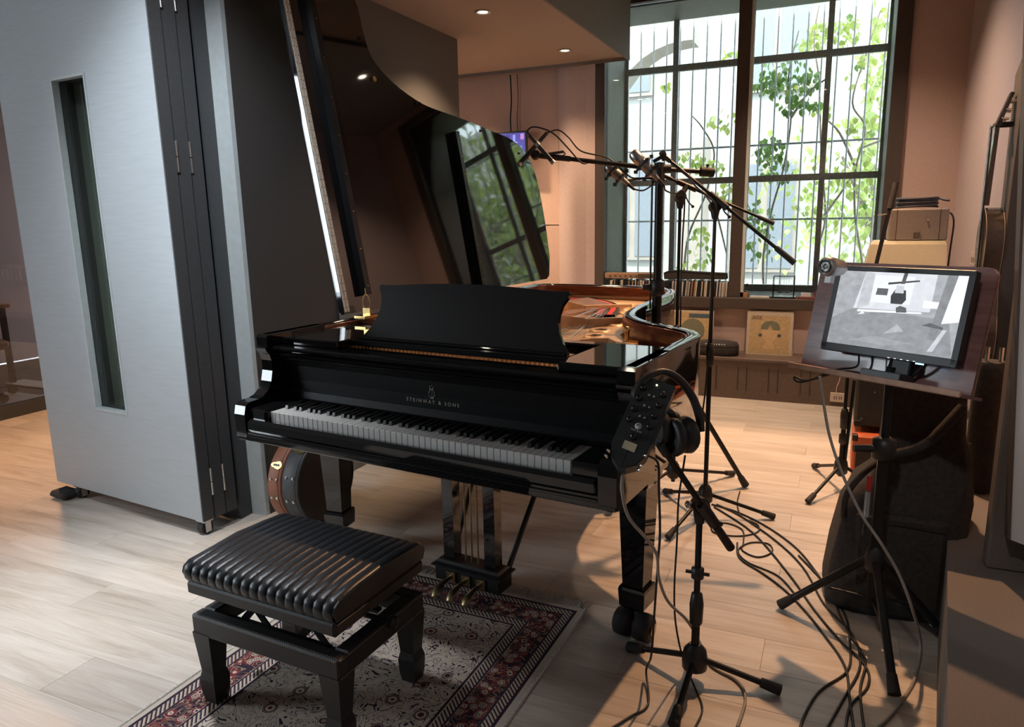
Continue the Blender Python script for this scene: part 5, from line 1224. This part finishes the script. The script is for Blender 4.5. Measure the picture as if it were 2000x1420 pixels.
# upright panels standing on the right ledge
t = thing('acoustic_panel', 'brown fabric acoustic panel standing on the right ledge', 'acoustic panel', (2.5, .54, .32))
MB().b2((2.355, .50, .3215), (2.595, .57, 1.30), .006).build('fabric_face', MT['brown_panel'], t)
MB().b2((2.36, .57, .3215), (2.595, .585, 1.29)).build('frame', MT['plastic'], t)
t = thing('acoustic_panel', 'white fabric panel with a dark edge at the right margin', 'acoustic panel', (2.5, .45, .45))
MB().prism([(2.39, .415, .46), (2.585, .415, .40), (2.59, .415, 2.3), (2.285, .415, 2.05)], (0, 1, 0), .045).build('fabric_face', MT['white_panel'], t)
MB().prism([(2.385, .41, .46), (2.391, .41, .455), (2.287, .41, 2.05), (2.279, .41, 2.05)], (0, 1, 0), .055).build('edge_trim', MT['brown'], t)
MB().b2((2.47, .42, .3215), (2.50, .455, .47)).build('foot', MT['brown'], t)
t = thing('tube_case', 'dark cylindrical case standing between the gig bag and the right ledge panel', 'case', (2.44, 1.25, .32))
MB().lathe([(.05, 0), (.056, .01), (.056, .50), (.05, .52)], (2.44, 1.25, .3215), n=20).build('body', MT['bag'], t); MB().lathe([(.057, .18), (.058, .182), (.058, .195), (.057, .197)], (2.44, 1.25, .3215), n=20).build('band', MT['rubber'], t)
for q in (-.02, .025): MB().cyl((2.44 + q, 1.23, .84), (2.44 + q, 1.23, .90), .008, n=8).build('clasp', MT['chrome'], t)

# ================================================================== WINDOW SILL AND LEDGE THINGS
SZ = .758
cdc = [('black', (.02, .02, .022)), ('white', (.62, .60, .57)), ('cream', (.55, .46, .34)), ('red', (.30, .06, .045)), ('grey', (.22, .21, .21)), ('brown', (.20, .11, .075)), ('blue', (.06, .075, .16)), ('tan', (.42, .24, .13))]
CDM = {n: mat('cd_spine_' + n, c, .35, var=.2, scale=40) for n, c in cdc}
CDE = {n: MB().box((0, 0, .0625), (.0102, .142, .125), None, .0008).mesh('compact_disc', CDM[n]) for n, c in cdc}
x = .062; i = 0; lean = 0.; cnt = {}
ORD = 'first second third fourth fifth sixth seventh eighth ninth tenth eleventh twelfth thirteenth fourteenth fifteenth sixteenth seventeenth eighteenth nineteenth twentieth twenty-first twenty-second twenty-third twenty-fourth twenty-fifth twenty-sixth'.split()
seq = [0, 0, 1, 4, 0, 2, 1, 0, 5, 0, 1, 6, 0, 4, 1, 0, 7, 2, 0, 1, 0, 4, 3, 0, 1, 0]
while x < 1.07:
    k = rnd.choice(seq); s_ = rnd.uniform(.94, 1.05)
    if i % 9 == 0:
        nl = rnd.choice((0., .05, .09)); x += .004 if nl >= lean else .014; lean = nl
    o = link('compact_disc', CDE[cdc[k][0]], None, (x + .005, 4.085 + rnd.uniform(-.004, .004), SZ + lean * .006), Matrix.Rotation(lean, 3, 'Y').to_quaternion(), (1, 1, s_))
    side = 'brown box' if x < .51 else 'black pouch'; key = (cdc[k][0], side); cnt[key] = cnt.get(key, 0) + 1
    tag(o, '%s %s-spined disc case from the left in the sill row under the %s' % (ORD[cnt[key] - 1], cdc[k][0], side), 'disc case', 'disc cases on the window sill')
    x += .0115; i += 1
t = thing('flat_box', 'flat brown box lying on the left row of disc cases', 'box', (.26, 4.08, SZ + .137))
MB().b2((.06, 4.02, SZ + .137), (.485, 4.15, SZ + .182), .004).build('lid', MT['cardboard'], t)
for q in range(6): MB().b2((.10 + .045 * q, 4.018, SZ + .152), (.118 + .045 * q, 4.021, SZ + .163)).build('print_mark', MT['brown'], t)
MB().b2((.35, 4.0185, SZ + .142), (.485, 4.021, SZ + .178)).build('end_label', MT['brown'], t)
t = thing('black_pouch', 'long black soft pouch lying on the right row of disc cases', 'pouch', (.82, 4.08, SZ + .137))
pp = [(.57, .0), (.565, .05), (.60, .066), (.68, .070), (.80, .060), (.95, .054), (1.06, .050), (1.066, .004)]
MB().prism([(a, 4.02, SZ + .137 + b) for a, b in pp][::-1], (0, 1, 0), .12).build('body', MT['bag'], t)
MB().tube([(a, 4.018, SZ + .137 + b) for a, b in pp[1:7]], .003, 5).build('zip', MT['rubber'], t)
t = thing('wooden_block', 'honey-coloured wooden block on the sill carrying a small black clamp', 'block', (1.18, 4.10, SZ))
MB().b2((1.115, 4.04, SZ), (1.235, 4.14, SZ + .042), .002).build('block', MT['woodblk'], t)
t = thing('mini_clamp', 'tiny black metal clamp on the wooden block', 'clamp', (1.19, 4.09, SZ + .042))
MB().b2((1.155, 4.07, SZ + .042), (1.225, 4.11, SZ + .05)).b2((1.17, 4.08, SZ + .05), (1.19, 4.10, SZ + .115), .004).cyl((1.19, 4.09, SZ + .095), (1.225, 4.09, SZ + .095), .004, n=8).cyl((1.218, 4.09, SZ + .095), (1.228, 4.09, SZ + .095), .012, n=10).build('body', MT['plastic'], t)
# newton's cradle
t = thing('newtons_cradle', "newton's cradle with five steel balls on the sill", 'desk toy', (1.50, 4.09, SZ))
MB().b2((1.405, 4.03, SZ), (1.592, 4.15, SZ + .012), .002).build('base', MT['ebony'], t)
for y_ in (4.045, 4.135):
    MB().tube([(1.422, y_, SZ + .01), (1.422, y_, SZ + .168), (1.575, y_, SZ + .168), (1.575, y_, SZ + .01)], .0035, 6).build('frame', MT['ebony'], t)
for k in range(5):
    x = 1.463 + .018 * k; b = MB().ball((x, 4.09, SZ + .045), .009, 10).build('ball', MT['chrome'], t)
    MB().tube([(x, 4.045, SZ + .168), (x, 4.09, SZ + .054), (x, 4.135, SZ + .168)], .0005, 3).build('thread', MT['string'], b)
solo('paper_strip', MB().b2((1.255, 4.02, SZ), (1.40, 4.10, SZ + .014), .001), MT['paper'], 'white paper strip lying on the sill left of the cradle', 'paper')
solo('paper_box', MB().b2((1.63, 4.04, SZ), (1.70, 4.10, SZ + .045), .001), MT['paper'], 'small white paper box on the sill right of the cradle', 'box')
solo('booklet', MB().b2((1.60, 4.0, SZ), (1.84, 4.035, SZ + .018), .001), MT['chairred'], 'dull red booklet lying at the sill edge', 'booklet')
solo('red_box', MB().b2((1.72, 4.05, SZ), (1.84, 4.12, SZ + .055), .002), MT['chairred'], 'small dark red box on the sill behind the board', 'box')
# record sleeve leaning on the wall
lean = math.atan2(.06, .33); SLM = Matrix.Rotation(-lean, 3, 'X')
t = thing('record_sleeve', 'tan record sleeve with a drawn face leaning under the window', 'record sleeve', (1.425, 3.92, .324))
def sl(u, v, d=0.): return V((1.262 + .33 * u, 3.915, .3245)) + SLM @ V((0, d, .33 * v))
MB().prism([sl(0, 0), sl(1, 0), sl(1, 1), sl(0, 1)], SLM @ V((0, 1, 0)), .012).build('sleeve', MT['binding'], t)
tanc, tan2, hair, dk_ = (.47, .33, .17), (.56, .38, .20), (.17, .17, .11), (.05, .06, .09)
art = MB(); L = [([(.03, .03), (.93, .03), (.93, .93), (.03, .93)], tanc), ([(.34, .14), (.62, .14), (.56, .32), (.66, .42), (.72, .60), (.30, .60), (.33, .42), (.42, .32)], tan2),
    ([(.28, .60), (.29, .68), (.34, .76), (.42, .80), (.52, .81), (.62, .79), (.69, .73), (.71, .66), (.71, .59), (.56, .59), (.49, .71), (.43, .60)], hair), ([(.24, .43), (.31, .43), (.31, .50), (.24, .50)], dk_), ([(.66, .43), (.74, .43), (.74, .50), (.66, .50)], dk_)]
for k, (po, c) in enumerate(L): art.add([sl(a, b, -.0006 - .0003 * k) for a, b in po], [list(range(len(po)))], False, c)
art.build('cover_print', MT['art'], t)
SLTXT = (axes(sl(.07, .88, -.003), V((1, 0, 0)), SLM @ V((0, 0, 1)), SLM @ V((0, -1, 0))), t)
solo('record_sleeve', MB().prism([V((1.60, 3.93, .3245)), V((1.25, 3.93, .3245)), V((1.245, 3.995, .66)), V((1.585, 3.995, .66))], (0, 1, 0), .010), MT['binding'], 'pale record sleeve just behind the drawn-face sleeve', 'record sleeve')
t = thing('record_sleeve', 'tan record sleeve half hidden behind the thick stand post', 'record sleeve', (.83, 3.93, .324))
def sl2(u, v, d=0.): return V((.66 + .33 * u, 3.915, .3245)) + SLM @ V((0, d, .33 * v))
MB().prism([sl2(0, 0), sl2(1, 0), sl2(1, 1), sl2(0, 1)], SLM @ V((0, 1, 0)), .012).build('sleeve', MT['binding'], t)
art = MB(); art.add([sl2(a, b, -.0006) for a, b in ((.03, .03), (.95, .03), (.95, .95), (.03, .95))], [(0, 1, 2, 3)], False, tanc); art.add([sl2(.5 + .3 * math.cos(a), .5 + .3 * math.sin(a), -.0012) for a in [k * math.pi / 8 for k in range(16)]], [list(range(16))], False, hair)
art.add([sl2(a, b, -.0016) for a, b in ((.4, .82), (.9, .82), (.9, .92), (.4, .92))], [(0, 1, 2, 3)], False, (.06, .1, .13)); art.build('cover_print', MT['art'], t)
t = thing('soft_case', 'round black soft case lying on the window ledge', 'case', (1.04, 3.83, .324))
cs_ = []
for a in range(20):
    q = 2 * math.pi * a / 20; cs_.append((1.04 + .17 * math.copysign(abs(math.cos(q)) ** .7, math.cos(q)), 3.83 + .085 * math.copysign(abs(math.sin(q)) ** .8, math.sin(q))))
mb = MB(); P = []
for z, s_ in ((.3245, .93), (.335, 1.0), (.40, 1.0), (.425, .93), (.432, .7)): P += [V((1.04 + (a - 1.04) * s_, 3.83 + (b - 3.83) * s_, z)) for a, b in cs_]
mb.add(P, [(i * 20 + k, i * 20 + (k + 1) % 20, (i + 1) * 20 + (k + 1) % 20, (i + 1) * 20 + k) for i in range(4) for k in range(20)], True); mb.add(P[-20:], [list(range(20))]); mb.build('body', MT['bag'], t)
for k in range(8): MB().box((.97 + .02 * k, 3.748, .418), (.010, .002, .008)).build('letter_mark', MT['print'], t)
MB().tube([V(p_) for p_ in [(a, b, .40) for a, b in cs_]], .003, 5, True).build('zip', MT['rubber'], t)

# small monitor hung beyond the piano
t = thing('wall_monitor', 'small wall monitor with a bluish picture beyond the piano lid', 'monitor', (-.73, 3.9, 1.82))
MB().b2((-.90, 3.895, 1.83), (-.592, 3.925, 2.137), .004).build('bezel', MT['screen_bezel'], t)
pc = MB(); pc.add([(-.885, 3.8938, 1.845), (-.607, 3.8938, 1.845), (-.607, 3.8938, 2.122), (-.885, 3.8938, 2.122)], [(0, 1, 2, 3)], False, (.10, .09, .42))
for (a, b, c, d, col) in ((.05, .70, .75, .74, (.4, .5, 1)), (.55, .45, .9, .62, (.25, .28, .9)), (.6, .74, .68, .95, (.35, .4, 1)), (.85, .8, .97, .97, (.6, .3, .7)), (.2, .2, .7, .4, (.05, .05, .2)), (.78, .1, .95, .35, (.03, .03, .12)), (.1, .85, .5, .95, (.05, .05, .25))):
    pc.add([(-.885 + .278 * u, 3.8934, 1.845 + .277 * v) for u, v in ((a, b), (c, b), (c, d), (a, d))], [(0, 1, 2, 3)], False, col)
pc.build('screen', MT['wall_screen'], t)
MB().b2((-.78, 3.925, 1.90), (-.70, 4.034, 2.0)).build('wall_bracket', MT['plastic'], t)
for q, x in (('thick', -.752), ('thin', -.69)):
    cable('hanging_wire', '%s dark wire running from the soffit down to the small wall monitor' % q, [(x, 3.94, 2.60), (x + .004, 3.945, 2.4), (x - .006, 3.94, 2.25), (x, 3.935, 2.13)], .006 if q == 'thick' else .003)

# ================================================================== BESIDE THE PARTITION: two leather straps over a case
def drum_case(name, label, x0, x1, cy, rad, m_, rows, plate_a):
    t = thing(name, label, 'case', ((x0 + x1) / 2, cy, 0)); zc = rad + .002; n = 40
    def rp(a, r_, x): return V((x, cy - r_ * math.cos(a), zc + r_ * math.sin(a)))
    P = []; ring = ((rad - .010, x0), (rad - .003, x0 + .001), (rad, x0 + .006), (rad, x1 - .006), (rad - .003, x1 - .001), (rad - .010, x1)); k = len(ring)
    for i in range(n):
        for r_, x in ring: P.append(rp(2 * math.pi * i / n, r_, x))
    MB().add(P, [(i * k + j, i * k + j + 1, ((i + 1) % n) * k + j + 1, ((i + 1) % n) * k + j) for i in range(n) for j in range(k - 1)], True).build('band', MT[m_], t)
    MB().cyl((x0 + .004, cy, zc), (x1 - .004, cy, zc), rad - .012, n=40).build('shell', MT['plastic'], t)
    MB().tube([rp(2 * math.pi * i / n, rad + .0005, x1 - .016) for i in range(n)], .0012, 4, True).build('seam', MT['ebony'], t)
    w = x1 - x0
    for a in rows:
        for f_ in (.28, .68): MB().ball(rp(R(a), rad, x0 + w * f_), .0078, 8).build('stud', MT['chrome'], t)
    a_ = R(plate_a); o_ = V((0, -math.cos(a_), math.sin(a_))); tn = V((0, math.sin(a_), math.cos(a_))); c = rp(a_, rad + .0005, x0 + w * .52)
    pl = [(-.030, 0), (-.022, .010), (-.008, .013), (.004, .018), (.016, .019), (.026, .008), (.028, 0)]; pl = pl + [(a1, -b1) for a1, b1 in pl[1:-1]][::-1]
    bd = MB().prism([c + V((1, 0, 0)) * (a1 * w / .07) + tn * b1 for a1, b1 in pl], o_, .003).build('badge', MT['brass'], t)
    for q in range(3): MB().box(c + V((-.012 + .012 * q, 0, 0)) + o_ * .0035, (.0075, .0035, .010), R3(V((1, 0, 0)), o_, tn)).build('badge_letter', MT['ebony'], bd)
drum_case('drum_case', 'round case with a black studded leather band under the piano', -.380, -.285, .640, .212, 'case_black', (-12, 18, -40), 55)
drum_case('drum_case', 'round case with a tan studded leather band behind the black one', -.458, -.381, .636, .212, 'tan_leather', (-10, 14, -40), 32)
# chair in the room behind the glass
t = thing('office_chair', 'dark office chair base seen through the glass wall', 'chair', (-4.65, 1.55, 0))
for k in range(5):
    a = R(72 * k + 12); e_ = V((-4.65 + .30 * math.cos(a), 1.55 + .30 * math.sin(a), .07))
    s_ = MB().cyl((-4.65, 1.55, .10), e_, .022, .015, n=10).build('base_arm', MT['plastic'], t)
    MB().cyl(e_ + V((-.02, 0, -.035)), e_ + V((.02, 0, -.035)), .033, n=14).build('caster', MT['rubber'], s_)
MB().cyl((-4.65, 1.55, .10), (-4.65, 1.55, .42), .025, n=12).build('gas_lift', MT['plastic'], t)
MB().b2((-4.88, 1.32, .42), (-4.42, 1.78, .50), .03).build('seat', MT['chairred'], t)
MB().b2((-4.92, 1.34, .58), (-4.86, 1.76, 1.05), .025).build('backrest', MT['chairred'], t)
MB().b2((-4.90, 1.52, .46), (-4.87, 1.58, .62)).build('back_bar', MT['plastic'], t)
for y_ in (1.30, 1.76): MB().tube([(-4.7, y_ + .02, .46), (-4.7, y_ + .02, .66), (-4.5, y_ + .02, .66)], .014, 8).build('armrest', MT['plastic'], t)
t = thing('desk', 'wooden desk edge behind the glass wall', 'desk', (-5.3, 1.2, 0))
MB().b2((-5.7, .2, .70), (-5.05, 2.2, .735), .004).build('desktop', MT['woodblk'], t)
for x, y_ in ((-5.66, .25), (-5.1, .25), (-5.66, 2.15), (-5.1, 2.15)): MB().b2((x - .02, y_ - .02, 0), (x + .02, y_ + .02, .70)).build('leg', MT['plastic'], t)
text('lettering', 'hear back', .0075, MIXTXT[0], MT['print'], MIXTXT[1], .0002)
text('lettering', 'JAZZ', .034, SLTXT[0], MT['cable_blue'], SLTXT[1], .0002, 'LEFT')
